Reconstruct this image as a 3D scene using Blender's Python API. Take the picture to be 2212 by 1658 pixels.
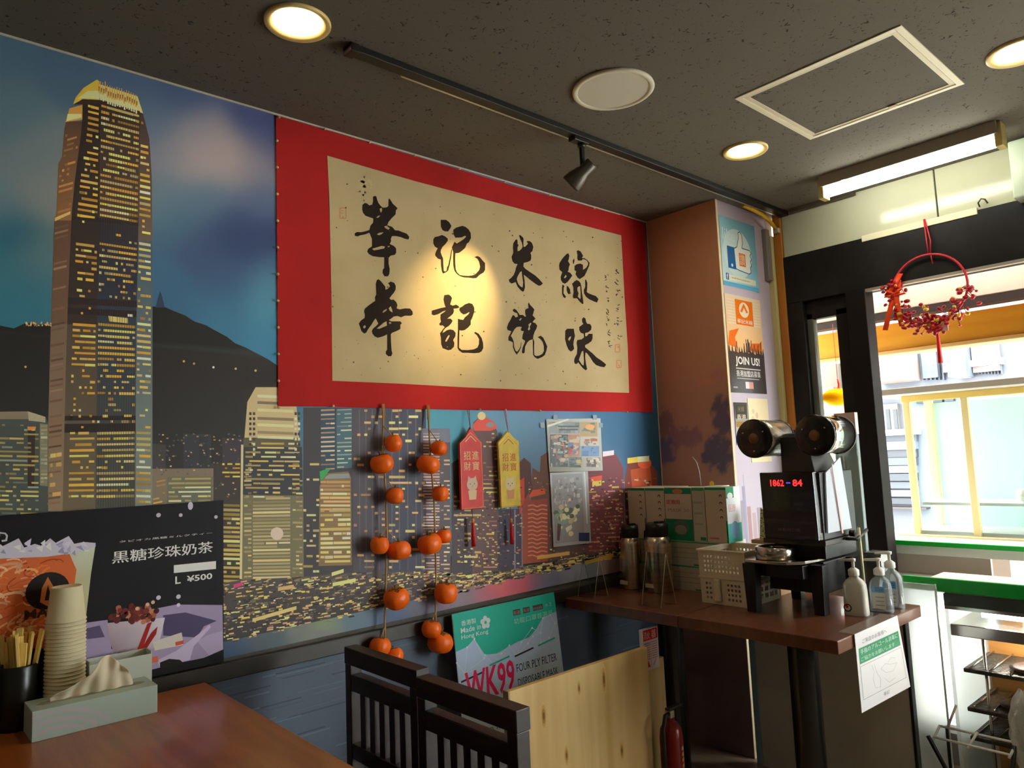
import bpy, math, random
import numpy as np
from mathutils import Vector, Matrix
from mathutils.geometry import tessellate_polygon
PI = math.pi
for o in list(bpy.data.objects):
    bpy.data.objects.remove(o, do_unlink=True)
scene = bpy.context.scene
COL = scene.collection

# ------------------------------------------------------------------ camera
W, H, F = 2212.0, 1658.0, 1579.55
YAW, PITCH, ROLL = 0.730371, 0.100244, -0.0416411
EYE = Vector((0.0, -2.13, 1.286))
_fw = Vector((math.sin(YAW) * math.cos(PITCH), math.cos(YAW) * math.cos(PITCH), math.sin(PITCH)))
_r0 = Vector((math.cos(YAW), -math.sin(YAW), 0))
_u0 = _r0.cross(_fw)
_r = _r0 * math.cos(ROLL) + _u0 * math.sin(ROLL)
_u = _u0 * math.cos(ROLL) - _r0 * math.sin(ROLL)
cam_d = bpy.data.cameras.new('camera')
cam = bpy.data.objects.new('camera', cam_d)
COL.objects.link(cam)
cam_d.sensor_fit = 'HORIZONTAL'
cam_d.sensor_width = 36.0
cam_d.lens = F / W * 36.0
cam_d.clip_start = 0.02
cam_d.clip_end = 300
cam.matrix_world = Matrix(((_r.x, _u.x, -_fw.x, EYE.x), (_r.y, _u.y, -_fw.y, EYE.y), (_r.z, _u.z, -_fw.z, EYE.z), (0, 0, 0, 1)))
scene.camera = cam

# ------------------------------------------------------------------ sky, exposure, lamp strengths
scene.view_settings.view_transform = 'Standard'
scene.view_settings.look = 'None'
scene.view_settings.gamma = 1.0
scene.view_settings.use_curve_mapping = False
scene.view_settings.exposure = 0.22
scene.cycles.max_bounces = 8
scene.cycles.glossy_bounces = 3
scene.cycles.transmission_bounces = 6
wd = bpy.data.worlds.new('sky')
scene.world = wd
wd.use_nodes = True
_bg = wd.node_tree.nodes['Background']
_bg.inputs[0].default_value = (0.97, 0.985, 0.975, 1)
_bg.inputs[1].default_value = 21.0
L_DOWN = 44.0      # down-light discs
L_TUBE = 24.0      # fluorescent tube
P_SPOT = 36.0      # track spot (W)


def spot_xy(px, py, ax, v):
    """point of the scene plane (axis ax = v) measured from the photograph's frame"""
    d = _r * ((px - W / 2) / F) - _u * ((py - H / 2) / F) + _fw
    t = (v - EYE[ax]) / d[ax]
    return EYE + d * t


ON = spot_xy


# ------------------------------------------------------------------ colour and materials
def s2l(c):
    c = c / 255.0
    return c / 12.92 if c <= 0.04045 else ((c + 0.055) / 1.055) ** 2.4


def lin(c, g=1.0):
    return tuple(min(0.95, s2l(max(0, min(255, k))) * g) for k in c[:3])


MATS = {}


def M(name, col=(128, 128, 128), rough=0.5, metal=0.0, spec=0.5, noise=None, bump=None, emit=None, trans=0.0, ior=1.45,
      alpha=1.0, coat=0.0, wood=None, attr=None, sheen=0.0, sss=0.0):
    if name in MATS:
        return MATS[name]
    m = bpy.data.materials.new(name)
    m.use_nodes = True
    nt = m.node_tree
    b = nt.nodes['Principled BSDF']
    L = lin(col)
    b.inputs['Base Color'].default_value = (*L, 1)
    b.inputs['Roughness'].default_value = rough
    b.inputs['Metallic'].default_value = metal
    b.inputs['Specular IOR Level'].default_value = spec
    b.inputs['IOR'].default_value = ior
    b.inputs['Transmission Weight'].default_value = trans
    b.inputs['Alpha'].default_value = alpha
    b.inputs['Coat Weight'].default_value = coat
    if sheen:
        b.inputs['Sheen Weight'].default_value = sheen
    if sss:
        b.inputs['Subsurface Weight'].default_value = sss
        b.inputs['Subsurface Radius'].default_value = (0.01, 0.006, 0.003)
    if emit:
        b.inputs['Emission Color'].default_value = (*emit[0], 1)
        b.inputs['Emission Strength'].default_value = emit[1]
    tc = None

    def coord():
        nonlocal tc
        if tc is None:
            tc = nt.nodes.new('ShaderNodeTexCoord')
        return tc.outputs['Object']
    if attr:
        a = nt.nodes.new('ShaderNodeAttribute')
        a.attribute_name = attr
        nt.links.new(a.outputs['Color'], b.inputs['Base Color'])
    if noise:      # (scale, colour2, contrast lo, hi, stretch)
        sc, c2, lo, hi = noise[:4]
        n = nt.nodes.new('ShaderNodeTexNoise')
        n.inputs['Scale'].default_value = sc
        n.inputs['Detail'].default_value = 5
        mp = nt.nodes.new('ShaderNodeMapping')
        mp.inputs['Scale'].default_value = noise[4] if len(noise) > 4 else (1, 1, 1)
        nt.links.new(coord(), mp.inputs['Vector'])
        nt.links.new(mp.outputs['Vector'], n.inputs['Vector'])
        r = nt.nodes.new('ShaderNodeValToRGB')
        r.color_ramp.elements[0].position = lo
        r.color_ramp.elements[1].position = hi
        r.color_ramp.elements[0].color = (*L, 1)
        r.color_ramp.elements[1].color = (*lin(c2), 1)
        nt.links.new(n.outputs['Fac'], r.inputs['Fac'])
        nt.links.new(r.outputs['Color'], b.inputs['Base Color'])
    if wood:       # (scale along, colour2, stretch vector)
        c2, st = wood
        mp = nt.nodes.new('ShaderNodeMapping')
        mp.inputs['Scale'].default_value = st
        nt.links.new(coord(), mp.inputs['Vector'])
        n = nt.nodes.new('ShaderNodeTexNoise')
        n.inputs['Scale'].default_value = 1.0
        n.inputs['Detail'].default_value = 6
        n.inputs['Distortion'].default_value = 0.6
        nt.links.new(mp.outputs['Vector'], n.inputs['Vector'])
        r = nt.nodes.new('ShaderNodeValToRGB')
        r.color_ramp.elements[0].position = 0.36
        r.color_ramp.elements[1].position = 0.66
        r.color_ramp.elements[0].color = (*L, 1)
        r.color_ramp.elements[1].color = (*lin(c2), 1)
        nt.links.new(n.outputs['Fac'], r.inputs['Fac'])
        nt.links.new(r.outputs['Color'], b.inputs['Base Color'])
    if bump:       # (scale, strength, distance)
        n = nt.nodes.new('ShaderNodeTexNoise')
        n.inputs['Scale'].default_value = bump[0]
        n.inputs['Detail'].default_value = 4
        nt.links.new(coord(), n.inputs['Vector'])
        bp = nt.nodes.new('ShaderNodeBump')
        bp.inputs['Strength'].default_value = bump[1]
        bp.inputs['Distance'].default_value = bump[2] if len(bump) > 2 else 0.01
        nt.links.new(n.outputs['Fac'], bp.inputs['Height'])
        nt.links.new(bp.outputs['Normal'], b.inputs['Normal'])
    MATS[name] = m
    return m


# ------------------------------------------------------------------ objects
def tag(o, label=None, cat=None, group=None, kind=None):
    if label:
        o['label'] = label
    if cat:
        o['category'] = cat
    if group:
        o['group'] = group
    if kind:
        o['kind'] = kind
    return o


def thing(name, label, cat, loc=(0, 0, 0), rotz=0.0, group=None, rot=None):
    o = bpy.data.objects.new(name, None)
    o.empty_display_size = 0.05
    COL.objects.link(o)
    o.location = loc
    o.rotation_euler = rot if rot else (0, 0, rotz)
    return tag(o, label, cat, group)


def copy_tree(o, parent=None):
    c = o.copy()
    COL.objects.link(c)
    c.parent = parent
    for ch in list(o.children):
        copy_tree(ch, c)
    return c


class MB:
    def __init__(s):
        s.v, s.f, s.sm = [], [], []

    def add(s, vs, fs, smooth=False):
        n = len(s.v)
        s.v += [tuple(v) for v in vs]
        s.f += [tuple(i + n for i in f) for f in fs]
        s.sm += [smooth] * len(fs)
        return s

    def box(s, lo, hi):
        x0, y0, z0 = lo
        x1, y1, z1 = hi
        return s.add([(x0, y0, z0), (x1, y0, z0), (x1, y1, z0), (x0, y1, z0), (x0, y0, z1), (x1, y0, z1), (x1, y1, z1), (x0, y1, z1)],
                     [(0, 3, 2, 1), (4, 5, 6, 7), (0, 1, 5, 4), (1, 2, 6, 5), (2, 3, 7, 6), (3, 0, 4, 7)])

    def hexa(s, p):   # 8 points: bottom 4 then top 4
        return s.add(p, [(0, 3, 2, 1), (4, 5, 6, 7), (0, 1, 5, 4), (1, 2, 6, 5), (2, 3, 7, 6), (3, 0, 4, 7)])

    def tube(s, path, r, n=10, cap=True, closed=False):
        path = [Vector(p) for p in path]
        k = len(path)
        rs = r if isinstance(r, (list, tuple)) else [r] * k
        vs, fs = [], []
        prev = None
        for i, p in enumerate(path):
            if closed:
                t = (path[(i + 1) % k] - path[i - 1]).normalized()
            else:
                t = (path[min(i + 1, k - 1)] - path[max(i - 1, 0)]).normalized()
            if prev is None:
                a = Vector((0, 0, 1)) if abs(t.z) < 0.9 else Vector((1, 0, 0))
                x = (a - t * a.dot(t)).normalized()
            else:
                x = (prev - t * prev.dot(t)).normalized()
            prev = x
            y = t.cross(x)
            for j in range(n):
                q = 2 * PI * j / n
                vs.append(p + x * (math.cos(q) * rs[i]) + y * (math.sin(q) * rs[i]))
        for i in range(k if closed else k - 1):
            for j in range(n):
                a, b = i * n + j, i * n + (j + 1) % n
                c, d = ((i + 1) % k) * n + (j + 1) % n, ((i + 1) % k) * n + j
                fs.append((a, b, c, d))
        s.add(vs, fs, True)
        if cap and not closed:
            m = len(s.v) - k * n
            s.f.append(tuple(m + j for j in range(n))[::-1])
            s.f.append(tuple(m + (k - 1) * n + j for j in range(n)))
            s.sm += [False, False]
        return s

    def lathe(s, prof, c=(0, 0, 0), n=24, axis='z', smooth=True, squash=(1, 1)):
        vs, fs = [], []
        for (r, h) in prof:
            for j in range(n):
                q = 2 * PI * j / n
                a, b = r * math.cos(q) * squash[0], r * math.sin(q) * squash[1]
                p = (a, b, h) if axis == 'z' else ((h, a, b) if axis == 'x' else (b, h, a))
                vs.append((p[0] + c[0], p[1] + c[1], p[2] + c[2]))
        for i in range(len(prof) - 1):
            for j in range(n):
                fs.append((i * n + j, i * n + (j + 1) % n, (i + 1) * n + (j + 1) % n, (i + 1) * n + j))
        s.add(vs, fs, smooth)
        return s

    def prism(s, poly, a, b, axis='z'):
        """extrude a 2-D outline between heights a and b along an axis"""
        def P(u, v, w):
            return (u, v, w) if axis == 'z' else ((w, u, v) if axis == 'x' else (u, w, v))
        n = len(poly)
        vs = [P(u, v, a) for u, v in poly] + [P(u, v, b) for u, v in poly]
        tr = tessellate_polygon([[Vector((u, v, 0)) for u, v in poly]])
        fs = [tuple(t) for t in tr] + [tuple(i + n for i in t)[::-1] for t in tr]
        fs += [(i, (i + 1) % n, (i + 1) % n + n, i + n) for i in range(n)]
        return s.add(vs, fs)

    def mesh(s, name):
        me = bpy.data.meshes.new(name)
        me.from_pydata(s.v, [], s.f)
        me.polygons.foreach_set('use_smooth', s.sm)
        me.update()
        return me

    def build(s, name, mat, parent=None, bevel=0.0, seg=2, loc=None, sub=0, fix=True, label=None):
        me = s.mesh(name)
        if fix:
            import bmesh
            bm = bmesh.new()
            bm.from_mesh(me)
            bmesh.ops.recalc_face_normals(bm, faces=bm.faces)
            bm.to_mesh(me)
            bm.free()
        me.materials.append(mat)
        o = bpy.data.objects.new(name, me)
        COL.objects.link(o)
        if parent is not None:
            o.parent = parent
        if loc is not None:
            o.location = loc
        if bevel > 0:
            md = o.modifiers.new('bevel', 'BEVEL')
            md.width = bevel
            md.segments = seg
            md.limit_method = 'ANGLE'
            md.angle_limit = 0.6
        if sub:
            md = o.modifiers.new('sub', 'SUBSURF')
            md.levels = md.render_levels = sub
        if label:
            o['label'] = label
        return o


def struct(name, mb, mat, label=None, bevel=0.0, parent=None):
    o = mb.build(name, mat, parent, bevel)
    if parent is None:
        o['kind'] = 'structure'
    if label:
        o['label'] = label
    return o


_tcache = {}


def text_tris(body, bold=0.0, res=2):
    key = (body, bold, res)
    if key in _tcache:
        return _tcache[key]
    cu = bpy.data.curves.new('t', 'FONT')
    cu.body = body
    cu.size = 1.0
    cu.offset = bold
    cu.resolution_u = res
    ob = bpy.data.objects.new('t', cu)
    COL.objects.link(ob)
    dg = bpy.context.evaluated_depsgraph_get()
    ev = ob.evaluated_get(dg)
    me = ev.to_mesh()
    vs = [(v.co.x, v.co.y) for v in me.vertices]
    fs = [tuple(p.vertices) for p in me.polygons]
    ev.to_mesh_clear()
    bpy.data.objects.remove(ob, do_unlink=True)
    bpy.data.curves.remove(cu)
    if vs:
        x0 = min(v[0] for v in vs)
        x1 = max(v[0] for v in vs)
        y0 = min(v[1] for v in vs)
        y1 = max(v[1] for v in vs)
    else:
        x0 = x1 = y0 = y1 = 0
    _tcache[key] = (vs, fs, (x0, y0, x1, y1))
    return _tcache[key]


class Print:
    """flat print: coloured outlines laid on one surface; mp(u, v, lift) gives the local point"""

    def __init__(s, mp, gain=1.0, step=0.00012, sat=1.0):
        s.mp, s.g, s.step, s.sat = mp, gain, step, sat
        s.v, s.f, s.c = [], [], []

    def face(s, pts, col, layer):
        n = len(s.v)
        up = layer * s.step + ((len(s.f) % 19) * 6e-6 if layer >= 1 else 0.0)
        s.v += [tuple(s.mp(u, v, up)) for u, v in pts]
        s.f.append(tuple(range(n, n + len(pts))))
        if isinstance(col[0], (tuple, list)):
            s.c += [s.ink(c) for c in col]
        else:
            s.c += [s.ink(col)] * len(pts)

    def ink(s, c):
        if s.sat != 1.0:
            y = .3 * c[0] + .55 * c[1] + .15 * c[2]
            c = tuple(y + (k - y) * s.sat for k in c)
        return lin(c, s.g)

    def poly(s, pts, col, layer=1, holes=()):
        loops = [[Vector((a, b, 0)) for a, b in pts]] + [[Vector((a, b, 0)) for a, b in h] for h in holes]
        flat = list(pts)
        for h in holes:
            flat += list(h)
        if len(pts) <= 4 and not holes:
            s.face(pts, col, layer)
            return
        for t in tessellate_polygon(loops):
            s.face([flat[i] for i in t], [col[i] for i in t] if isinstance(col[0], (tuple, list)) else col, layer)

    def rect(s, u0, v0, u1, v1, col, layer=1):
        s.face([(u0, v0), (u1, v0), (u1, v1), (u0, v1)], col, layer)

    def grad(s, u0, v0, u1, v1, c_bot, c_top, layer=1):
        s.face([(u0, v0), (u1, v0), (u1, v1), (u0, v1)], [c_bot, c_bot, c_top, c_top], layer)

    def disc(s, u, v, r, col, layer=1, n=14, ry=None, a0=0.0, a1=2 * PI):
        ry = ry or r
        s.face([(u + r * math.cos(a0 + (a1 - a0) * i / n), v + ry * math.sin(a0 + (a1 - a0) * i / n)) for i in range(n)], col, layer)

    def line(s, pts, w, col, layer=1):
        for (a, b), (c, d) in zip(pts[:-1], pts[1:]):
            dx, dy = c - a, d - b
            l = math.hypot(dx, dy) or 1
            nx, ny = -dy / l * w / 2, dx / l * w / 2
            s.face([(a + nx, b + ny), (a - nx, b - ny), (c - nx, d - ny), (c + nx, d + ny)], col, layer)

    def text(s, body, u, v, w, h, col, layer=2, bold=0.0, shear=0.0):
        """fit the written words into the box (u, v, w, h)"""
        cjk = max(map(ord, body)) > 0x2E80
        fat = (0.0,)
        if cjk:
            fat = (-.5, .5) if bold > .003 else (0.0,)
            fat = (-.9, 0.0, .9) if bold > .012 else fat
            thick, bold = .018 * h, 0.0
        vs, fs, (x0, y0, x1, y1) = text_tris(body, bold)
        if not vs:
            return
        sx, sy = w / max(1e-6, x1 - x0), h / max(1e-6, y1 - y0)
        for q in fat:
            e = q * thick if cjk else 0.0
            for f in fs:
                s.face([(u + e + (vs[i][0] - x0) * sx + shear * (vs[i][1] - y0) * sy, v + (vs[i][1] - y0) * sy) for i in f], col, layer)

    def build(s, name, mat, parent=None, label=None):
        me = bpy.data.meshes.new(name)
        me.from_pydata(s.v, [], s.f)
        a = me.color_attributes.new('Col', 'FLOAT_COLOR', 'CORNER')
        arr = np.ones((len(s.c), 4), dtype=np.float32)
        arr[:, :3] = np.array(s.c, dtype=np.float32)
        a.data.foreach_set('color', arr.ravel())
        me.materials.append(mat)
        me.update()
        o = bpy.data.objects.new(name, me)
        COL.objects.link(o)
        if parent is not None:
            o.parent = parent
        if label:
            o['label'] = label
        return o


INK = M('printed_ink', attr='Col', rough=0.55, spec=0.3)
INK_MATT = M('printed_ink_matt', attr='Col', rough=0.8, spec=0.2)
INK_GLOSS = M('printed_ink_glossy', attr='Col', rough=0.22, spec=0.5)
rnd = random.Random(7)

# ================================================================== the room
ZC, XW, COLX, COLY = 2.402, 3.30, 2.83, -0.385
XL, YF = -2.7, -4.7
plaster = M('dark_plaster', (96, 92, 84), 0.85, noise=(3, (84, 80, 74), 0.35, 0.65))
struct('floor', MB().box((XL - .1, YF - .1, -0.1), (XW + 0.1, 0.1, 0.0)), M('floor_tile_brown', (146, 124, 104), 0.4, noise=(6, (128, 108, 90), .35, .65)))
struct('wall_back', MB().box((XL - .1, 0.004, 0), (XW + 0.1, 0.12, ZC + .1)), plaster)
plaster_l = M('mid_plaster', (172, 162, 146), .85, noise=(3, (160, 150, 134), .35, .65))
struct('wall_left', MB().box((XL - .1, YF, 0), (XL, 0.12, ZC + .1)), plaster_l)
struct('wall_front', MB().box((XL - .1, YF - .1, 0), (XW + .1, YF, ZC + .1)), plaster_l)


def ceiling_mat():
    m = M('rockwool_ceiling_board', (106, 100, 88), 0.9, spec=0.15)
    nt = m.node_tree
    b = nt.nodes['Principled BSDF']
    tc = nt.nodes.new('ShaderNodeTexCoord')
    no = nt.nodes.new('ShaderNodeTexNoise')
    no.inputs['Scale'].default_value = 62
    no.inputs['Detail'].default_value = 2
    no.inputs['Distortion'].default_value = 1.4
    nt.links.new(tc.outputs['Object'], no.inputs['Vector'])
    rp = nt.nodes.new('ShaderNodeValToRGB')
    rp.color_ramp.elements[0].position = 0.295
    rp.color_ramp.elements[1].position = 0.36
    rp.color_ramp.elements[0].color = (*lin((58, 54, 47)), 1)
    rp.color_ramp.elements[1].color = (*lin((106, 100, 88)), 1)
    nt.links.new(no.outputs['Fac'], rp.inputs['Fac'])
    nt.links.new(rp.outputs['Color'], b.inputs['Base Color'])
    bp = nt.nodes.new('ShaderNodeBump')
    bp.inputs['Strength'].default_value = 0.3
    bp.inputs['Distance'].default_value = 0.002
    nt.links.new(rp.outputs['Color'], bp.inputs['Height'])
    nt.links.new(bp.outputs['Normal'], b.inputs['Normal'])
    return m


# ceiling with the hatch opening cut out
hx0, hx1, hy0, hy1 = 2.055, 2.565, -1.464, -0.96
ce = MB()
for lo, hi in (((XL - .1, YF - .1), (hx0, .12)), ((hx1, YF - .1), (XW + .12, .12)), ((hx0, YF - .1), (hx1, hy0)), ((hx0, hy1), (hx1, .12))):
    ce.box((lo[0], lo[1], ZC), (hi[0], hi[1], ZC + .1))
CEIL = ceiling_mat()
struct('ceiling', ce, CEIL)
# corner column
struct('wall_column', MB().box((COLX, COLY, 0), (XW + .02, 0.004, ZC)), M('column_plaster', (150, 140, 130), .8))
# ledge along the mural wall
struct('trim_1', MB().box((XL, -0.018, 0.705), (COLX, 0.003, 0.752)), M('dark_ledge', (38, 34, 30), .35, noise=(5, (50, 46, 40), .4, .6)), bevel=.003,
       label='dark ledge rail running along the mural wall')
# wall with the shop window: white transom, black frame, low wall
cream = M('cream_panel', (190, 188, 160), .14, spec=.35, noise=(2.0, (182, 180, 152), .4, .6))
tr = thing('wall_right', None, None)
tr['kind'] = 'structure'
MB().box((XW - 0.01, -1.128, 2.186), (XW + .12, COLY - .07, ZC)).build('transom_panel', cream, tr, .002)
MB().box((XW - 0.01, -3.2, 2.186), (XW + .12, -1.134, ZC)).build('transom_panel', cream, tr, .002)
MB().box((XW - .025, -1.275, 2.168), (XW - .01, -0.825, 2.196)).build('lip_strip', M('cream_strip', (214, 206, 172), .45), tr, .002)
MB().box((XW - 0.01, YF, 0), (XW + .12, -4.55, ZC)).build('side_wall', plaster, tr)
MB().box((XW - 0.01, -4.55, 2.12), (XW + .12, -3.2, ZC)).build('door_lintel', plaster, tr)
MB().box((XW + .0, -3.2, 0), (XW + .10, -1.15, 0.12)).build('kerb', plaster, tr)
MB().box((XW + .0, -1.15, 0), (XW + .10, -.83, 0.12)).build('kerb', plaster, tr)
MB().box((XW + .0, -.83, 0), (XW + .10, COLY, 0.70)).build('low_wall', M('low_wall_paint', (120, 96, 66), .6, noise=(4, (100, 80, 56), .4, .6)), tr)
black = M('black_steel_frame', (22, 19, 18), .5, spec=.2, noise=(9, (32, 29, 27), .4, .65))
black2 = M('dark_brown_steel', (24, 19, 17), .6, spec=.15)
fr = thing('window_1', None, None)
fr['kind'] = 'structure'
MB().box((XW - .02, -3.2, 1.958), (XW + .10, COLY - .03, 2.186)).build('header', black, fr, .003)
MB().box((XW - .024, -3.2, 1.946), (XW + .0, -0.82, 1.958)).build('silver_rail', M('aluminium', (190, 188, 180), .35, .9), fr)
MB().box((XW - .02, -0.53, 0.70), (XW + .10, COLY - .03, 1.958)).build('jamb', black, fr, .003)
MB().box((XW - .03, -0.82, 0.70), (XW + .06, -0.733, 1.958)).build('post', black2, fr, .004)
MB().box((XW + .01, -0.733, 0.70), (XW + .05, -0.668, 1.90)).build('stile', black, fr, .003)
MB().box((XW + .01, -0.56, 0.70), (XW + .05, -0.53, 1.90)).build('stile', M('stile_grey', (84, 86, 80), .4), fr, .003)
MB().box((XW + .01, -0.733, 1.87), (XW + .05, -0.53, 1.958)).build('sash_rail', black, fr, .003)
MB().box((XW + .01, -0.733, 0.70), (XW + .05, -0.53, 0.78)).build('sash_rail', black, fr, .003)
GLASS = M('clear_glass', (245, 252, 250), .02, trans=1.0, ior=1.45)
MB().box((XW + .028, -0.67, 0.78), (XW + .032, -0.558, 1.87)).build('pane', M('thin_pane', (240, 250, 248), .03, trans=1.0, ior=1.05), fr)
MB().box((XW - .02, -3.2, 0.70), (XW + .12, COLY - .03, 0.722)).build('sill', M('steel_sill', (150, 148, 140), .3, .8), fr, .002)
MB().box((XW - .03, -2.62, 0.70), (XW + .06, -2.53, 1.958)).build('post', black2, fr, .004)
dr_ = thing('door_1', None, None)  # unseen street door, added for the daylight that glares on the chair ends
dr_['kind'] = 'structure'
for y_ in (-3.24, -3.9, -4.55):
    MB().box((XW - .02, y_, 0), (XW + .06, y_ + .06, 2.12)).build('door_stile', black, dr_, .003)
MB().box((XW - .02, -4.55, 2.06), (XW + .06, -3.2, 2.12)).build('door_head', black, dr_, .003)
MB().box((XW + .018, -4.49, .02), (XW + .022, -3.24, 2.06)).build('door_pane', M('thin_pane', (240, 250, 248), .03, trans=1.0, ior=1.05), dr_)
struct('trim_5', MB().box((XL, -.0045, ZC - .006), (COLX, -.0012, ZC - .0002)), M('pale_edge_line', (206, 196, 176), .5), label='thin pale edge line where the mural meets the ceiling')
struct('trim_6', MB().box((COLX - .0045, -.0042, .752), (COLX - .0009, -.0012, ZC - .006)), M('pale_edge_line'), label='thin pale edge line in the corner between mural and column')
# narrow trims between column and frame
struct('trim_2', MB().box((3.255, COLY - .028, .72), (3.30, COLY - .0005, 2.30)), M('pale_trim', (196, 184, 128), .5), bevel=.002,
       label='narrow pale yellow trim strip beside the column posters')
struct('trim_3', MB().box((3.275, COLY - .068, 1.36), (3.315, COLY - .03, ZC)), M('orange_wood_strip', (186, 118, 36), .45, wood=((160, 96, 24), (30, 30, 2))), bevel=.002,
       label='orange brown wooden strip standing between column and black frame')

# ================================================================== the printed mural
MG = 1.9      # brightness of the print's inks relative to the colours read from the photograph


def idw(ctrl, x, y, p=3.2):
    sw, s = 0.0, [0.0, 0.0, 0.0]
    for (a, b, c) in ctrl:
        w = 1.0 / (((a - x) ** 2 + (b - y) ** 2) ** (p / 2) + 1.0)
        sw += w
        for k in range(3):
            s[k] += c[k] * w
    return tuple(k / sw for k in s)


def gau(ctrl, x, y, sg):
    sw, s = 0.0, [0.0, 0.0, 0.0]
    for (a, b, c) in ctrl:
        d2 = (a - x) ** 2 + (b - y) ** 2
        w = math.exp(-d2 / (2 * sg * sg)) + 1e-3 / (1 + d2 / 900)
        sw += w
        for k in range(3):
            s[k] += c[k] * w
    return tuple(k / sw for k in s)


def field(P, x0, y0, x1, y1, nx, ny, ctrl, layer=0, sg=36):
    g = [[gau(ctrl, x0 + (x1 - x0) * i / nx, y0 + (y1 - y0) * j / ny, sg) for i in range(nx + 1)] for j in range(ny + 1)]
    for j in range(ny):
        for i in range(nx):
            xa, xb = x0 + (x1 - x0) * i / nx, x0 + (x1 - x0) * (i + 1) / nx
            ya, yb = y0 + (y1 - y0) * j / ny, y0 + (y1 - y0) * (j + 1) / ny
            P.face([(xa, ya), (xb, ya), (xb, yb), (xa, yb)], [g[j][i], g[j][i + 1], g[j + 1][i + 1], g[j + 1][i]], layer)


def mural_mp(px, py, lift):
    q = ON(px, py, 1, 0.0)
    return (q.x, q.y - lift, q.z)


P = Print(mural_mp, MG, sat=.82)
sky = [(0, 90, (62, 92, 112)), (0, 250, (72, 98, 112)), (60, 350, (92, 106, 112)), (80, 420, (104, 110, 110)), (0, 440, (84, 108, 120)), (20, 500, (22, 78, 102)), (0, 580, (40, 100, 116)),
       (80, 560, (70, 100, 108)), (60, 620, (36, 96, 118)), (0, 680, (34, 100, 122)), (150, 110, (62, 88, 112)), (300, 150, (66, 88, 118)), (400, 200, (64, 82, 120)), (560, 240, (62, 72, 116)),
       (340, 260, (70, 92, 118)), (430, 290, (120, 114, 126)), (430, 340, (140, 126, 128)), (500, 350, (138, 124, 126)), (560, 360, (116, 108, 124)), (370, 330, (104, 106, 122)), (350, 420, (80, 104, 120)),
       (450, 430, (66, 94, 122)), (560, 430, (62, 82, 118)), (590, 300, (58, 66, 110)), (380, 480, (52, 90, 118)), (500, 500, (36, 54, 98)), (560, 530, (38, 52, 96)), (430, 540, (46, 66, 106)), (340, 600, (46, 88, 122)),
       (480, 600, (44, 74, 112)), (590, 600, (58, 106, 136)), (590, 660, (54, 118, 146)), (480, 680, (44, 100, 134)), (590, 740, (44, 110, 146)), (380, 640, (42, 86, 120)),
       (700, 600, (60, 100, 130)), (900, 900, (50, 130, 150)), (960, 930, (54, 128, 152)), (1100, 920, (84, 130, 160)), (1200, 950, (78, 118, 156)), (1330, 930, (40, 90, 126)), (1400, 960, (30, 70, 104)), (1150, 1000, (86, 120, 150)),
       (1000, 700, (70, 100, 140)), (1390, 600, (70, 70, 100)), (1290, 1010, (70, 100, 130)), (-120, 300, (66, 94, 108)), (-200, 600, (36, 90, 110))]
field(P, -190, -30, 1425, 1200, 90, 70, sky, 0)
# hills
hill = [(-190, 700), (0, 703), (30, 709), (56, 697), (80, 700), (108, 702), (200, 690), (329, 662), (352, 661), (372, 670), (400, 681), (420, 694), (445, 702), (462, 712), (490, 727), (508, 741), (530, 750), (555, 763), (580, 776), (600, 790), (640, 830),
        (640, 1230), (-190, 1230)]
P.poly(hill, [(30, 28, 24) if y < 760 else ((40, 36, 34) if x > 560 and y < 900 else (44, 46, 46)) for x, y in hill], 1)
for x, y, c in ((55, 792, (210, 150, 80)), (397, 780, (190, 130, 70)), (419, 785, (160, 130, 80)), (461, 793, (190, 180, 170)), (509, 796, (180, 150, 120)), (552, 800, (220, 150, 70))):
    P.disc(x, y, 2.6, c, 3, 8)
for k in range(26):
    P.disc(rnd.uniform(54, 92), 700 - rnd.uniform(-4, 8), rnd.uniform(1, 3), rnd.choice([(190, 130, 70), (220, 170, 110), (120, 80, 40)]), 3, 6)
for k in range(9):
    P.disc(rnd.uniform(98, 110), 701 - rnd.uniform(-3, 5), 2, (190, 140, 80), 3, 6)
P.poly([(342, 640), (346, 628), (350, 640), (356, 664), (336, 664)], (38, 52, 80), 2)

GOLD = [(228, 168, 44), (210, 148, 34), (240, 196, 88), (196, 134, 34), (220, 172, 70)]
PALE = [(214, 188, 120), (226, 206, 150), (190, 160, 92), (204, 176, 84)]


def rows(P, xa, xb, y0, y1, dy, slope, dens, cols, layer=4, h=0.44, cell=5.5, vert=1.0):
    """rows of lit windows on a facade; xa/xb: functions of y, slope: function of y"""
    y = y0
    while y < y1:
        a, b = xa(y), xb(y)
        s = slope(y)
        n = max(1, int((b - a) / cell))
        run = None
        d = dens(y)
        for i in range(n + 1):
            on = i < n and rnd.random() < (d if run is None else min(.97, d + .22))
            if on and run is None:
                run = i
            if run is not None and (not on or rnd.random() < .07):
                u0, u1 = a + (b - a) * run / n, a + (b - a) * (i - .12) / n
                if u1 > u0:
                    c = rnd.choice(cols)
                    k = rnd.uniform(.72, 1.08)
                    c = tuple(q * k for q in c)
                    hh = dy * h * rnd.uniform(.8, 1.1)
                    P.face([(u0, y + s * (u0 - a)), (u1, y + s * (u1 - a)), (u1, y + s * (u1 - a) + hh), (u0, y + s * (u0 - a) + hh)], c, layer)
                run = i if on else None
        y += dy


def pw(pts):
    def f(y):
        if y <= pts[0][0]:
            return pts[0][1]
        for (a, b), (c, d) in zip(pts[:-1], pts[1:]):
            if y <= c:
                return b + (d - b) * (y - a) / (c - a)
        return pts[-1][1]
    return f


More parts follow.
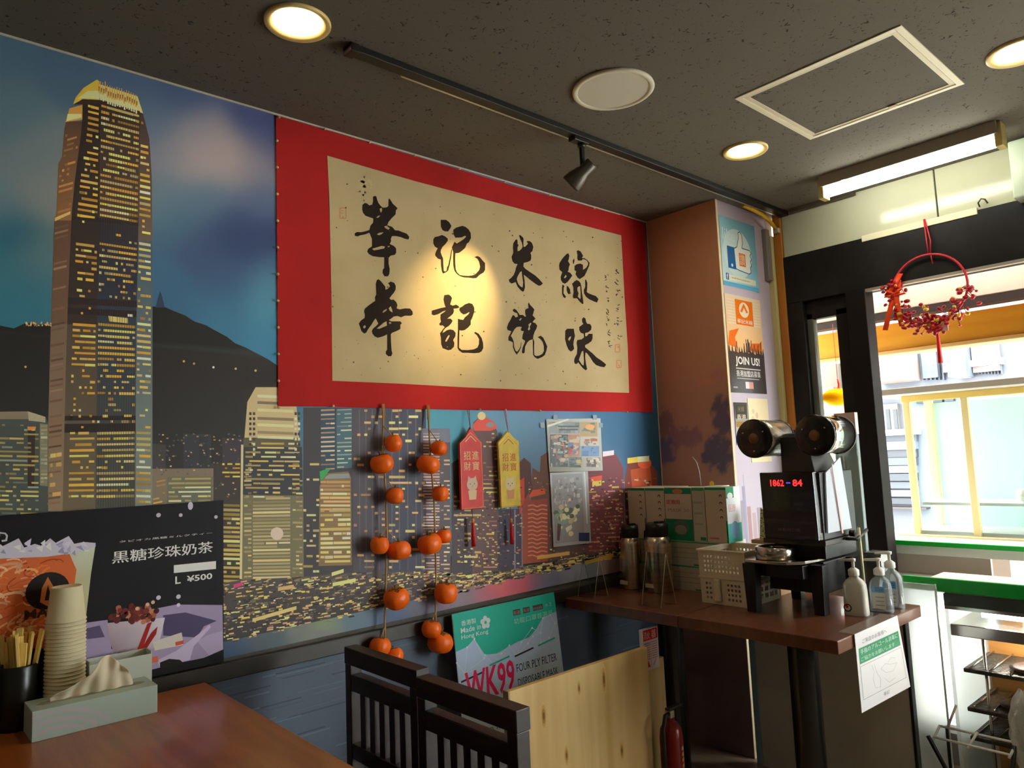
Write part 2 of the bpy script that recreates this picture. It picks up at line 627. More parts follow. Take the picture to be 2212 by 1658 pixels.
# --- the tall tower
Lf = pw([(210, 163), (260, 144), (266, 140), (346, 133), (349, 126), (472, 121), (476, 117), (720, 109), (900, 104.5), (1110, 100)])
b1 = pw([(262, 178), (300, 174), (375, 163), (457, 155), (640, 147), (800, 142), (1110, 135)])
b2 = pw([(220, 217), (530, 213), (720, 210), (1110, 206)])
b3 = pw([(240, 303), (530, 298), (720, 294), (1110, 292)])
Rf = pw([(210, 297), (245, 309), (302, 323), (389, 328), (600, 329.5), (1110, 329)])


def strip(fa, fb, y0, y1, ca, cb, layer, n=14):
    for i in range(n):
        ya, yb = y0 + (y1 - y0) * i / n, y0 + (y1 - y0) * (i + 1) / n
        k0, k1 = i / n, (i + 1) / n
        c0 = tuple(a + (b - a) * k0 for a, b in zip(ca, cb))
        c1 = tuple(a + (b - a) * k1 for a, b in zip(ca, cb))
        P.face([(fa(ya), ya), (fb(ya), ya), (fb(yb), yb), (fa(yb), yb)], [c0, c0, c1, c1], layer)


strip(Lf, b1, 262, 476, (84, 56, 40), (124, 84, 46), 2)
strip(Lf, b1, 476, 700, (88, 58, 42), (100, 70, 52), 2)
strip(Lf, b1, 700, 1104, (104, 80, 62), (128, 104, 76), 2, 20)
strip(b1, b2, 216, 700, (40, 30, 26), (52, 40, 36), 2)
strip(b1, b2, 700, 1104, (70, 58, 46), (96, 82, 60), 2)
strip(b2, b3, 222, 470, (48, 36, 34), (74, 54, 42), 2)
strip(b2, b3, 470, 660, (40, 36, 44), (38, 48, 68), 2)
strip(b2, b3, 660, 1104, (40, 52, 70), (72, 72, 62), 2)
strip(b3, Rf, 240, 520, (60, 44, 42), (92, 76, 62), 2)
strip(b3, Rf, 520, 1104, (58, 76, 92), (110, 120, 108), 2)
# crown
P.poly([(163, 211), (180, 190), (209, 172), (215, 176), (215, 220), (176, 216), (158, 225)], (226, 158, 36), 3)
P.poly([(166, 214), (190, 196), (212, 196), (215, 214), (176, 212)], (226, 196, 120), 4)
P.poly([(144, 258), (150, 234), (178, 226), (178, 258), (140, 264)], (186, 130, 46), 3)
P.poly([(143, 262), (146, 246), (176, 246), (176, 254)], (222, 192, 116), 4)
P.poly([(209, 180), (297, 208), (309, 245), (296, 240), (216, 214)], (216, 180, 104), 3)
for k in range(17):
    x = 211 + k * 5.1
    t = 172 + (x - 209) * .40 + rnd.uniform(-4, 3)
    P.face([(x, t), (x + 1.6, t + 1), (x + 2.6, t + 28), (x - .6, t + 26)], (206, 142, 48), 4)
    P.face([(x + 2.2, t + 14), (x + 4.0, t + 15), (x + 3.6, t + 24), (x + 2.4, t + 24)], (92, 56, 30), 5)
    P.face([(x - .2, t + 28), (x + 3.2, t + 29), (x + 3.6, t + 42), (x + .2, t + 41)], (232, 206, 140), 5)
P.poly([(178, 214), (216, 216), (302, 240), (302, 249), (216, 224), (160, 226)], (52, 34, 26), 4)
slope_m = lambda y: max(-.02, .27 * (1 - (y - 240) / 640.0))
slope_l = lambda y: min(-.05, -.32 * (1 - (y - 240) / 1400.0))


def dens_main(y):
    for a, b, d in ((226, 262, .92), (262, 330, .66), (330, 372, .62), (372, 450, .86), (450, 466, .9), (466, 512, .08), (512, 560, .7), (560, 610, .55), (610, 640, .28), (640, 690, .07), (690, 792, .96), (792, 850, .42), (850, 905, .18),
                    (905, 930, .1), (930, 985, .75), (985, 1010, .35), (1010, 1080, .8), (1080, 1110, .5)):
        if a <= y < b:
            return d
    return .4


rows(P, lambda y: b2(y) + 2, lambda y: b3(y) - 2, 226, 1080, 12.4, slope_m, dens_main, GOLD + PALE)
rows(P, lambda y: b1(y) + 12, lambda y: b2(y) - 3, 226, 1080, 12.4, lambda y: slope_m(y) * .9, lambda y: dens_main(y) * .8, GOLD)
rows(P, lambda y: b3(y) + 2, lambda y: Rf(y) - 3, 262, 1084, 12.4, lambda y: slope_m(y) * .8 + .05, lambda y: min(1, dens_main(y) + .2) * .85, PALE + GOLD)
rows(P, lambda y: Lf(y) + 3, lambda y: b1(y) - 2, 280, 470, 11, slope_l, lambda y: .25 + .5 * (y > 400), [(150, 96, 48), (176, 116, 52)], cell=5)
rows(P, lambda y: Lf(y) + 2, lambda y: b1(y) - 2, 480, 1090, 11, slope_l, lambda y: .8 if y > 700 else .35, [(122, 90, 64), (138, 104, 74), (110, 78, 56)], cell=30)
rows(P, lambda y: Lf(y) + 6, lambda y: b1(y) - 4, 980, 1084, 21, slope_l, lambda y: .55, [(206, 160, 78)], cell=6)
P.poly([(118, 478), (152, 462), (152, 456), (119, 470)], (206, 160, 80), 4)
for ya, yb in ((467, 474), (642, 656), (664, 678), (898, 908), (915, 934)):
    P.face([(b1(ya), ya), (b3(ya), ya + slope_m(ya) * 80), (b3(yb), yb + slope_m(yb) * 80), (b1(yb), yb)], (40, 30, 28), 4)
P.face([(234, 682), (276, 687), (276, 698), (236, 694)], (228, 168, 84), 5)
for k in range(15):
    for fa, fb, ya, yb in ((b2, b3, 236, 1090),):
        t_ = (k + 1) / 16
        for y_ in range(ya, yb, 61):
            xa, xb = fa(y_) + (fb(y_) - fa(y_)) * t_, fa(y_ + 61) + (fb(y_ + 61) - fa(y_ + 61)) * t_
            P.face([(xa, y_ + 18 * t_), (xa + .9, y_ + 18 * t_), (xb + .9, min(yb, y_ + 61) + 18 * t_), (xb, min(yb, y_ + 61) + 18 * t_)], (52, 44, 44), 5)
# --- lower left block
P.poly([(-190, 885), (0, 889), (60, 888), (98, 900), (104, 912), (104, 1112), (-190, 1120)], (62, 70, 66), 3)
P.poly([(-190, 885), (0, 889), (60, 888), (98, 900), (98, 913), (60, 905), (-190, 905)], (122, 106, 84), 4)
P.poly([(60, 888), (98, 900), (98, 912), (62, 908)], (156, 146, 118), 5)
rows(P, lambda y: -180, lambda y: 84, 912, 1104, 9.5, lambda y: .02, lambda y: .5 if y > 940 else .25, [(168, 146, 72), (150, 128, 70), (196, 168, 80), (120, 130, 110)], cell=8, h=.45, layer=5)
P.face([(60, 922), (76, 922), (74, 1050), (60, 1050)], (52, 40, 36), 4)
P.face([(86, 914), (103, 916), (103, 1050), (86, 1048)], (110, 110, 88), 4)
rows(P, lambda y: 88, lambda y: 103, 918, 1046, 8, lambda y: 0, lambda y: .9, [(176, 170, 130), (150, 140, 100)], cell=6, h=.6, layer=5)
P.face([(59, 921), (78, 921), (76, 929), (60, 929)], (206, 120, 50), 5)
# --- block beside the tower
P.poly([(329, 1012), (461, 1011), (461, 1090), (329, 1096)], (112, 96, 78), 3)
P.face([(361, 1030), (458, 1029), (458, 1084), (360, 1088)], (90, 94, 76), 4)
rows(P, lambda y: 364, lambda y: 456, 1032, 1082, 9.5, lambda y: -.01, lambda y: .7, PALE, cell=7, layer=5)
rows(P, lambda y: 331, lambda y: 358, 1040, 1088, 9, lambda y: -.2, lambda y: .45, [(190, 140, 50)], cell=6, layer=5)
for k in range(150):        # small lights of the far city
    x = rnd.uniform(332, 530)
    P.face([(x, 0), (x + 3, 0), (x + 3, 2), (x, 2)] if False else [(x, (y0 := rnd.uniform(935, 1075))), (x + rnd.uniform(2, 5), y0), (x + 4, y0 + 3), (x, y0 + 3)], rnd.choice([(150, 120, 70), (84, 84, 96), (70, 66, 74), (190, 150, 80), (110, 90, 70)]), 3)
for x, w, t, c in ((396, 60, 936, (50, 50, 56)), (330, 28, 958, (58, 54, 56)), (480, 50, 945, (56, 50, 58)), (455, 24, 1000, (60, 54, 56)), (430, 18, 940, (46, 46, 52))):
    P.face([(x, t), (x + w, t + 2), (x + w, 1100), (x, 1100)], c, 2)
# --- front row behind the banner and right of the menu
P.face([(461, 1000), (524, 1000), (524, 1290), (461, 1290)], (58, 50, 48), 3)
rows(P, lambda y: 480, lambda y: 519, 1000, 1030, 9, lambda y: 0, lambda y: .6, GOLD, cell=5, layer=5)
rows(P, lambda y: 481, lambda y: 519, 1088, 1262, 9.6, lambda y: .03, lambda y: .72, [(196, 166, 70), (176, 146, 58), (210, 186, 100)], cell=9, layer=5, h=.6)
tw = [(521, 1252), (524, 970), (530, 912), (534, 868), (552, 836), (600, 836), (640, 872), (646, 930), (652, 990), (656, 1248)]
P.poly(tw, (86, 78, 60), 4)
P.poly([(534, 868), (552, 836), (600, 836), (640, 872), (646, 945), (528, 945)], (178, 156, 108), 5)
for yy, cc in ((852, (214, 196, 150)), (866, (110, 92, 70)), (882, (200, 178, 128)), (900, (120, 100, 72)), (914, (206, 184, 132)), (930, (140, 116, 80)), (940, (214, 192, 138))):
    P.face([(556, yy), (634, yy + 3), (634, yy + 9), (556, yy + 6)], cc, 6)
for xx in (538, 546, 636, 643):
    for yy in range(890, 985, 11):
        P.face([(xx, yy), (xx + 5, yy), (xx + 5, yy + 6), (xx, yy + 6)], rnd.choice([(70, 60, 48), (214, 196, 150), (60, 52, 44)]), 7)
P.face([(522, 965), (652, 965), (654, 1070), (522, 1070)], (52, 54, 58), 5)
rows(P, lambda y: 530, lambda y: 648, 955, 1075, 9.6, lambda y: .01, lambda y: .55, PALE + [(196, 160, 60)], cell=8, layer=6)
P.face([(522, 1068), (655, 1070), (656, 1248), (521, 1252)], (104, 96, 70), 5)
rows(P, lambda y: 546, lambda y: 630, 1075, 1246, 7.4, lambda y: -.02, lambda y: .95, [(176, 156, 98), (196, 176, 112), (160, 144, 92), (186, 168, 120)], cell=28, layer=6, h=.62)
rows(P, lambda y: 527, lambda y: 544, 1000, 1244, 9, lambda y: -.02, lambda y: .6, [(150, 132, 82), (190, 168, 100)], cell=6, layer=6)
rows(P, lambda y: 632, lambda y: 654, 1000, 1244, 9, lambda y: .02, lambda y: .5, [(150, 132, 82), (190, 168, 100)], cell=6, layer=6)
P.line([(523, 960), (520, 1250)], 5, (190, 176, 128), 7)
P.disc(598, 1152, 14, (196, 168, 150), 7, 12)
# dark tower gap, striped blue tower, gold tower
P.face([(655, 880), (760, 880), (765, 1240), (655, 1244)], (58, 56, 60), 3)
P.face([(692, 882), (724, 882), (726, 1012), (694, 1012)], (44, 66, 84), 5)
P.face([(726, 882), (760, 882), (760, 1010), (727, 1012)], (56, 92, 104), 5)
rows(P, lambda y: 693, lambda y: 724, 884, 1012, 9.8, lambda y: -.04, lambda y: .8, [(196, 150, 116), (176, 130, 104), (206, 176, 140)], cell=10, layer=6, h=.35)
rows(P, lambda y: 728, lambda y: 760, 884, 1008, 8.8, lambda y: -.04, lambda y: .7, [(150, 150, 140), (190, 190, 160)], cell=8, layer=6, h=.35)
P.poly([(690, 1018), (706, 1012), (714, 1012), (700, 1030), (692, 1040)], (40, 150, 70), 6)
P.poly([(690, 1050), (702, 1022), (752, 1018), (758, 1030), (760, 1220), (688, 1222)], (120, 92, 58), 5)
P.poly([(702, 1030), (712, 1024), (754, 1022), (756, 1032), (702, 1034)], (120, 128, 128), 6)
rows(P, lambda y: 692, lambda y: 757, 1038, 1100, 8.5, lambda y: 0, lambda y: .85, [(226, 176, 100), (206, 150, 84), (236, 206, 140)], cell=6, layer=6, h=.6)
rows(P, lambda y: 692, lambda y: 758, 1100, 1220, 10, lambda y: -.02, lambda y: .72, [(226, 204, 120), (206, 180, 90), (236, 220, 160)], cell=9, layer=6, h=.6)
rows(P, lambda y: 655, lambda y: 690, 1000, 1240, 11, lambda y: 0, lambda y: .22, PALE, cell=7, layer=6)
# dark purple towers behind the fruit
P.face([(760, 878), (834, 880), (836, 1240), (764, 1240)], (70, 64, 72), 4)
P.face([(834, 880), (920, 882), (920, 1240), (836, 1240)], (56, 60, 76), 4)
for x in (776, 790, 804, 818, 846, 862, 880, 898, 910):
    P.line([(x, 884), (x + 1, 1230)], 2.4, (84, 78, 84), 5)
rows(P, lambda y: 764, lambda y: 832, 884, 1240, 13, lambda y: 0, lambda y: .2, [(206, 150, 90), (176, 130, 90), (196, 176, 110)], cell=7, layer=6, h=.4)
rows(P, lambda y: 840, lambda y: 918, 884, 1240, 13, lambda y: 0, lambda y: .3, [(216, 150, 80), (236, 176, 100), (216, 186, 110)], cell=7, layer=6, h=.4)
P.poly([(908, 925), (972, 925), (974, 1240), (912, 1240)], (78, 70, 76), 4)
P.face([(908, 925), (972, 925), (972, 955), (908, 955)], (96, 100, 116), 5)
rows(P, lambda y: 914, lambda y: 950, 935, 1240, 6.2, lambda y: 0, lambda y: .8, [(196, 160, 150), (176, 140, 130), (206, 186, 170)], cell=5.2, layer=6, h=.5)
rows(P, lambda y: 952, lambda y: 972, 965, 1240, 9, lambda y: 0, lambda y: .3, [(206, 176, 130)], cell=6, layer=6, h=.4)
# pale sky gap then the red-crowned tower
P.poly([(975, 1000), (1000, 985), (1022, 985), (1024, 1250), (975, 1250)], (64, 58, 64), 4)
P.poly([(1022, 912), (1040, 896), (1062, 912), (1074, 930), (1076, 1250), (1020, 1250)], (92, 68, 68), 5)
P.poly([(1020, 918), (1040, 896), (1066, 910), (1074, 924), (1060, 930), (1024, 930)], (214, 66, 52), 6)
P.disc(1040, 898, 9, (226, 170, 110), 7, 10)
P.disc(1058, 917, 9, (120, 120, 130), 7, 10, 6)
rows(P, lambda y: 1044, lambda y: 1074, 935, 1240, 9, lambda y: 0, lambda y: .4, [(206, 150, 120), (176, 120, 100), (216, 180, 90)], cell=6, layer=7, h=.35)
rows(P, lambda y: 980, lambda y: 1040, 1060, 1245, 10, lambda y: 0, lambda y: .22, [(206, 186, 110), (176, 150, 90)], cell=7, layer=7, h=.45)
P.face([(1076, 1100), (1128, 1098), (1130, 1240), (1076, 1244)], (66, 62, 78), 5)
P.line([(1112, 1100), (1112, 1240)], 3, (120, 116, 140), 6)
P.line([(1127, 1098), (1128, 1240)], 2.5, (120, 116, 140), 6)
P.poly([(1118, 1002), (1132, 988), (1146, 1000), (1150, 1060), (1118, 1100)], (88, 60, 58), 5)
P.poly([(1150, 1010), (1166, 1020), (1168, 985), (1184, 975), (1190, 1210), (1140, 1215)], (104, 70, 64), 4)
P.poly([(1128, 1090), (1142, 1062), (1145, 1080), (1182, 1076), (1184, 1212), (1128, 1218)], (150, 70, 54), 6)
P.poly([(1142, 1072), (1150, 1058), (1176, 1054), (1178, 1066), (1144, 1074)], (226, 80, 50), 7)
for k in range(13):
    yy = 1092 + k * 9
    P.line([(1140, yy), (1150, yy - 2), (1160, yy + 2), (1170, yy - 2), (1182, yy)], 3, (206, 110, 84), 7)
P.poly([(1120, 1040), (1132, 1030), (1134, 1110), (1122, 1110)], (196, 60, 50), 6)
P.face([(1184, 1000), (1270, 990), (1272, 1215), (1186, 1220)], (86, 66, 64), 3)
P.poly([(1268, 1010), (1300, 985), (1310, 975), (1330, 980), (1346, 1010), (1350, 1215), (1268, 1225)], (110, 56, 64), 4)
P.face([(1302, 975), (1326, 972), (1326, 982), (1302, 986)], (216, 176, 186), 6)
P.face([(1279, 1040), (1299, 1037), (1299, 1048), (1279, 1051)], (226, 170, 60), 7)
P.face([(1276, 1030), (1300, 1026), (1300, 1037), (1276, 1040)], (206, 70, 50), 6)
rows(P, lambda y: 1272, lambda y: 1346, 1052, 1215, 9, lambda y: -.04, lambda y: .35, [(206, 170, 90), (190, 120, 90), (170, 90, 90)], cell=8, layer=6, h=.4)
P.poly([(1350, 1030), (1356, 1000), (1404, 998), (1420, 1020), (1422, 1220), (1350, 1220)], (120, 52, 40), 4)
P.poly([(1362, 1014), (1404, 1006), (1410, 1060), (1366, 1064)], (176, 70, 34), 5)
P.face([(1355, 989), (1377, 986), (1377, 998), (1355, 1001)], (236, 170, 50), 7)
P.face([(1376, 986), (1402, 984), (1402, 996), (1377, 998)], (240, 196, 140), 7)
P.disc(1392, 1000, 15, (226, 76, 40), 6, 12, 12)
rows(P, lambda y: 1352, lambda y: 1418, 1060, 1210, 10, lambda y: -.04, lambda y: .25, [(176, 110, 70), (150, 80, 60)], cell=8, layer=6, h=.4)
for k in range(900):      # scattered windows of the right-hand towers
    x = rnd.uniform(980, 1420)
    y = rnd.uniform(1030, 1222)
    if 1128 < x < 1186 and y > 1060:
        continue
    w_ = rnd.uniform(2, 6)
    c_ = rnd.choice([(206, 160, 96), (176, 120, 84), (226, 190, 120), (120, 84, 76), (90, 66, 70), (60, 46, 52), (150, 90, 70)])
    P.face([(x, y), (x + w_, y - .1), (x + w_, y + rnd.uniform(1.5, 3.5)), (x, y + 2.5)], c_, 7)
# shore and water
shore = [(461, 1262), (520, 1252), (640, 1246), (760, 1236), (900, 1232), (1000, 1238), (1100, 1230), (1200, 1208), (1300, 1190), (1424, 1170)]
rail = lambda x: 1394 - .2205 * (x - 600)
foot = [(x, rail(x) - 30) for x in (1424, 1300, 1200, 1100, 1000, 900, 760, 640, 520, 461)]
P.poly(shore + foot, [(74, 66, 62)] * len(shore) + [(56, 50, 52)] * len(foot), 7)
for k in range(1900):
    t = rnd.random()
    x = 465 + t * 950
    s0 = np.interp(x, [p[0] for p in shore], [p[1] for p in shore])
    s1 = np.interp(x, [p[0] for p in foot[::-1]], [p[1] for p in foot[::-1]])
    y = s0 + (s1 - s0) * rnd.random() ** 1.1
    w = rnd.uniform(3, 14)
    h = rnd.uniform(1.5, 4)
    c = rnd.choice([(216, 176, 84), (236, 200, 120), (226, 170, 80), (206, 160, 90), (120, 96, 70), (90, 78, 70), (176, 130, 70), (50, 44, 46), (64, 60, 66), (186, 140, 120), (44, 42, 46), (104, 96, 84)])
    P.face([(x, y), (x + w, y - w * .16), (x + w, y - w * .16 + h), (x, y + h)], c, 8)
for x0, y0, x1, y1, c in ((504, 1262, 524, 1256, (200, 50, 110)), (716, 1236, 742, 1228, (214, 196, 110)), (718, 1258, 768, 1248, (206, 190, 100)), (600, 1268, 634, 1262, (186, 150, 90)), (545, 1335, 640, 1308, (196, 170, 96)), (1262, 1212, 1325, 1194, (214, 150, 50)), (1160, 1200, 1230, 1190, (196, 150, 70))):
    P.face([(x0, y0), (x1, y1), (x1, y1 + 8), (x0, y0 + 8)], c, 9)
wat = [(480, 1420, (56, 74, 104)), (600, 1385, (70, 84, 92)), (700, 1345, (108, 122, 92)), (640, 1360, (100, 104, 100)), (760, 1335, (84, 104, 120)), (900, 1310, (84, 84, 100)), (1000, 1290, (112, 100, 112)), (1080, 1272, (190, 84, 92)),
       (1130, 1268, (170, 70, 84)), (1040, 1290, (150, 90, 106)), (1190, 1262, (100, 104, 130)), (1250, 1255, (120, 130, 150)), (1350, 1240, (140, 110, 110)), (1420, 1240, (90, 100, 120)), (1180, 1280, (86, 100, 140)), (700, 1375, (104, 106, 108)), (850, 1340, (66, 84, 116))]
wt = [(x, np.interp(x, [p[0] for p in foot[::-1]], [p[1] for p in foot[::-1]]) - 4) for x in range(461, 1425, 24)]
for (x0, y0), (x1, y1) in zip(wt[:-1], wt[1:]):
    for j in range(4):
        q0, q1 = j * 9, (j + 1) * 9
        P.face([(x0, y0 + q0), (x1, y1 + q0), (x1, y1 + q1), (x0, y0 + q1)],
               [idw(wat, x0, y0 + q0), idw(wat, x1, y1 + q0), idw(wat, x1, y1 + q1), idw(wat, x0, y0 + q1)], 8)
mural = P.build('mural', INK)
tag(mural, 'printed night skyline mural with gold lit tower covering the long wall', 'mural')


def lowm(u, v, lift):
    return (u, -lift - .0003, v)


# water print carried on below the ledge, brightness painted in behind the slats
P2 = Print(lowm, MG * .6)
low = [(-2.6, .5, (26, 44, 66)), (.5, .6, (26, 50, 80)), (.85, .6, (30, 54, 82)), (.8, .3, (22, 38, 60)), (1.0, .5, (26, 36, 50)), (1.0, .62, (30, 46, 66)), (1.08, .62, (40, 52, 72)), (1.2, .63, (86, 94, 110)), (1.3, .63, (90, 98, 112)), (1.16, .46, (214, 214, 220)), (1.22, .40, (214, 214, 220)), (1.32, .42, (206, 208, 216)), (1.25, .3, (206, 206, 212)), (1.38, .6, (86, 94, 112)), (1.3, .15, (190, 190, 196)), (.93, .35, (60, 72, 92)), (1.45, .5, (34, 34, 44)), (1.6, .4, (26, 30, 42)), (1.9, .5, (36, 66, 84)),  # near-white spots brighten the chair slat gaps by colour, not part of the water
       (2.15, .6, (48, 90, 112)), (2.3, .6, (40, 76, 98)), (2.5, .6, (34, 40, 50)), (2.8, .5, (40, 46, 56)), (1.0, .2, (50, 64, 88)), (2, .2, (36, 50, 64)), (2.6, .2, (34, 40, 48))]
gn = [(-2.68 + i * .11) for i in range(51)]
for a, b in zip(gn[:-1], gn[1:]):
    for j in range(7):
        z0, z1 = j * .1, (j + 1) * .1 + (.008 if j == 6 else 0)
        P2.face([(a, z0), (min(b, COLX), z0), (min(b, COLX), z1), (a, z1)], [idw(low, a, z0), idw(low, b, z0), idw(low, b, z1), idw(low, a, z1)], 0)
for k in range(320):
    x, z = rnd.uniform(.2, 2.8), rnd.uniform(.1, .69)
    w = rnd.uniform(.04, .2)
    c = idw(low, x, z)
    q = rnd.uniform(.8, 1.25)
    P2.face([(x, z), (x + w, z), (x + w, z + .004), (x, z + .004)], tuple(k_ * q for k_ in c), 1)
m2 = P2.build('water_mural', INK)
tag(m2, 'blue grey water print below the dark ledge with brightness painted in behind the chair slats', 'mural')

# --- column faces
PC = Print(lambda y, z, lift: (COLX - .0006 - lift, y, z), MG * 1.85)
cl = [(0, 2.4, (104, 72, 60)), (-.37, 2.4, (124, 96, 78)), (-.2, 2.2, (120, 84, 62)), (0, 2.0, (110, 74, 54)), (-.2, 1.9, (128, 90, 58)), (-.36, 1.95, (130, 98, 64)), (0, 1.75, (120, 76, 46)), (-.2, 1.65, (138, 94, 52)), (-.36, 1.6, (142, 102, 60)),
      (-.2, 1.5, (140, 92, 54)), (-.1, 1.4, (134, 88, 60)), (-.25, 1.3, (146, 104, 74)), (0, 1.5, (124, 76, 48)), (-.2, 1.24, (98, 76, 84)), (-.36, 1.2, (64, 54, 70)), (0, 1.2, (62, 58, 78)), (-.2, 1.15, (72, 58, 74)), (-.36, 1.08, (58, 50, 64)), (0, 1.08, (52, 54, 74)), (-.2, 1.0, (50, 50, 64)), (-.2, .8, (46, 46, 58)), (-.2, .4, (52, 66, 84))]
from mathutils import noise as mn


def cloudy(base, y, z, blobs, seed):
    c = base
    for cy, cz, w, h, col in blobs:
        d = ((y - cy) / w) ** 2 + ((z - cz) / h) ** 2
        n = mn.fractal(Vector((y * 26, z * 26, seed)), .8, 2.1, 4) * .75
        k = max(0.0, min(1.0, (1.0 - d + n) * 2.2))
        c = tuple(a + (b - a) * k for a, b in zip(c, col))
    return c


CB = [(-.04, 1.42, .055, .075, (82, 58, 60)), (-.15, 1.345, .10, .05, (84, 60, 64)), (-.345, 1.42, .055, .11, (58, 50, 64)), (-.31, 1.27, .09, .09, (54, 50, 64)), (-.03, 1.29, .06, .07, (62, 54, 74)),
      (-.34, 1.615, .05, .035, (104, 70, 68)), (-.27, 1.585, .06, .016, (112, 74, 64))]
ny_, nz_ = 44, 250
cg = [[cloudy(idw(cl, COLY * i / ny_, ZC * j / nz_), COLY * i / ny_, ZC * j / nz_, CB, 3.1) if .95 < ZC * j / nz_ < 1.8 else idw(cl, COLY * i / ny_, ZC * j / nz_) for i in range(ny_ + 1)] for j in range(nz_ + 1)]
for i in range(ny_):
    for j in range(nz_):
        ya, yb = COLY * i / ny_, COLY * (i + 1) / ny_
        za, zb = ZC * j / nz_, ZC * (j + 1) / nz_
        PC.face([(ya, za), (yb, za), (yb, zb), (ya, zb)], [cg[j][i], cg[j][i + 1], cg[j + 1][i + 1], cg[j + 1][i]], 0)
for k in range(8):
    y = rnd.uniform(-.36, -.02)
    PC.face([(y, .72), (y + .03, .72), (y + .03, 1.09 + rnd.uniform(0, .04)), (y, 1.09)], (60, 38, 40), 2)
PC.disc(-.27, 1.135, .012, (226, 130, 40), 3)
PC.rect(-.37, .95, -.01, 1.09, (44, 40, 48), 2)
m3 = PC.build('sunset_mural', INK)
tag(m3, 'brown orange sunset sky mural with dark clouds on the column side', 'mural')
PD = Print(lambda x, z, lift: (x, COLY - .0006 - lift, z), MG * .55)
dl = [(2.83, 2.4, (170, 142, 150)), (3.26, 2.4, (156, 130, 140)), (2.9, 2.0, (200, 176, 176)), (3.2, 2.0, (190, 160, 172)), (2.85, 1.5, (170, 170, 200)), (3.2, 1.5, (206, 186, 190)), (2.86, 1.25, (190, 176, 200)), (3.1, 1.25, (222, 190, 184)), (2.86, 1.1, (176, 186, 206)),
      (3.05, 1.1, (170, 190, 206)), (3.2, 1.1, (200, 190, 200)), (2.9, .9, (150, 150, 160)), (3.2, .6, (130, 120, 120))]
for i in range(8):
    for j in range(30):
        a, b = COLX + .43 * i / 8, COLX + .43 * (i + 1) / 8
        za, zb = ZC * j / 30, ZC * (j + 1) / 30
        PD.face([(a, za), (b, za), (b, zb), (a, zb)], [idw(dl, a, za), idw(dl, b, za), idw(dl, b, zb), idw(dl, a, zb)], 0)
for x, w, z, c in ((2.86, .02, 1.06, (150, 140, 150)), (2.88, .025, 1.12, (140, 140, 160)), (2.895, .006, 1.17, (150, 150, 170)), (2.91, .03, 1.03, (160, 130, 130)), (2.95, .03, 1.0, (170, 150, 150)), (2.99, .04, 1.02, (150, 140, 150))):
    PD.rect(x, .7, x + w, z, c, 2)
m4 = PD.build('dawn_mural', INK)
tag(m4, 'pale pink and lilac sky mural on the column face behind the posters', 'mural')

# ================================================================== ceiling fittings
WARM = (1.0, 0.80, 0.52)
lamp_glow = M('lamp_glow_warm', (255, 244, 220), .5, emit=(WARM, L_DOWN))
ring_mat = M('downlight_ring', (232, 204, 130), .35, .1)
dl_group = 'recessed down-lights in the ceiling'


def downlight(x, y, label, r=0.082):
    t = thing('ceiling_downlight', label, 'ceiling light', (x, y, ZC), group=dl_group)
    MB().lathe([(r, 0), (r, -.005), (r * .97, -.008), (r * .76, -.003), (r * .73, 0.0), (r * .73, .0)], n=40).build('trim_ring', ring_mat, t)
    MB().lathe([(r * .73, -.0015), (r * .4, -.002), (0.0001, -.002)], n=32).build('glowing_disc', lamp_glow, t)
    return t


downlight(0.79, -0.494, 'round warm downlight at the top left above the banner')
downlight(2.456, -0.76, 'round warm downlight next to the end of the track rail')
downlight(2.487, -1.632, 'round warm downlight at the right edge near the ceiling hatch', .086)
downlight(0.79, -2.75, 'added unseen downlight above the near end of the dining table')  # this and the next three: unseen lamps added to light the room
downlight(-0.95, -0.9, 'added unseen downlight above the left part of the mural wall')
downlight(-0.95, -2.75, 'added unseen downlight in the far left corner of the ceiling')
downlight(2.456, -3.0, 'added unseen downlight in front of the glazed street door')

c = thing('ceiling_cover', 'large round off-white blank cover on the ceiling beside the track rail', 'ceiling cover', (1.695, -0.76, ZC))
offw = M('offwhite_plastic', (214, 206, 180), .5)
MB().lathe([(.124, 0), (.126, -.006), (.122, -.010), (.112, -.010), (.109, -.007)], n=56).build('rim', offw, c)
MB().lathe([(.109, -.007), (.06, -.0075), (.0001, -.0075)], n=56).build('cover_plate', M('cover_plate_white', (206, 200, 178), .6), c)

h = thing('ceiling_hatch', 'square ceiling access hatch with pale metal frame', 'hatch', ((hx0 + hx1) / 2, (hy0 + hy1) / 2, ZC))
hw, hd = (hx1 - hx0) / 2, (hy1 - hy0) / 2
ivory = M('ivory_aluminium', (226, 216, 184), .4, .1)
ivory2 = M('ivory_aluminium_inner', (214, 202, 168), .4, .1)
w1, w2 = .018, .034
for nm, mt, a, b, dz in (('outer_frame', ivory, 0, w1, -.004), ('inner_frame', ivory2, w1 + .002, w2, -.002)):
    for lo, hi in (((-hw + a, -hd + a), (hw - a, -hd + b)), ((-hw + a, hd - b), (hw - a, hd - a)), ((-hw + a, -hd + b), (-hw + b, hd - b)), ((hw - b, -hd + b), (hw - a, hd - b))):
        MB().box((lo[0], lo[1], dz), (hi[0], hi[1], .02)).build(nm, mt, h, .0008)
MB().box((-hw + w2, -hd + w2, .0), (hw - w2, hd - w2, .012)).build('hatch_panel', CEIL, h)
MB().box((hw - w2 - .004, -.06, -.005), (hw - w2 + .014, -.035, -.001)).build('latch', M('latch_brown', (150, 120, 60), .5), h)

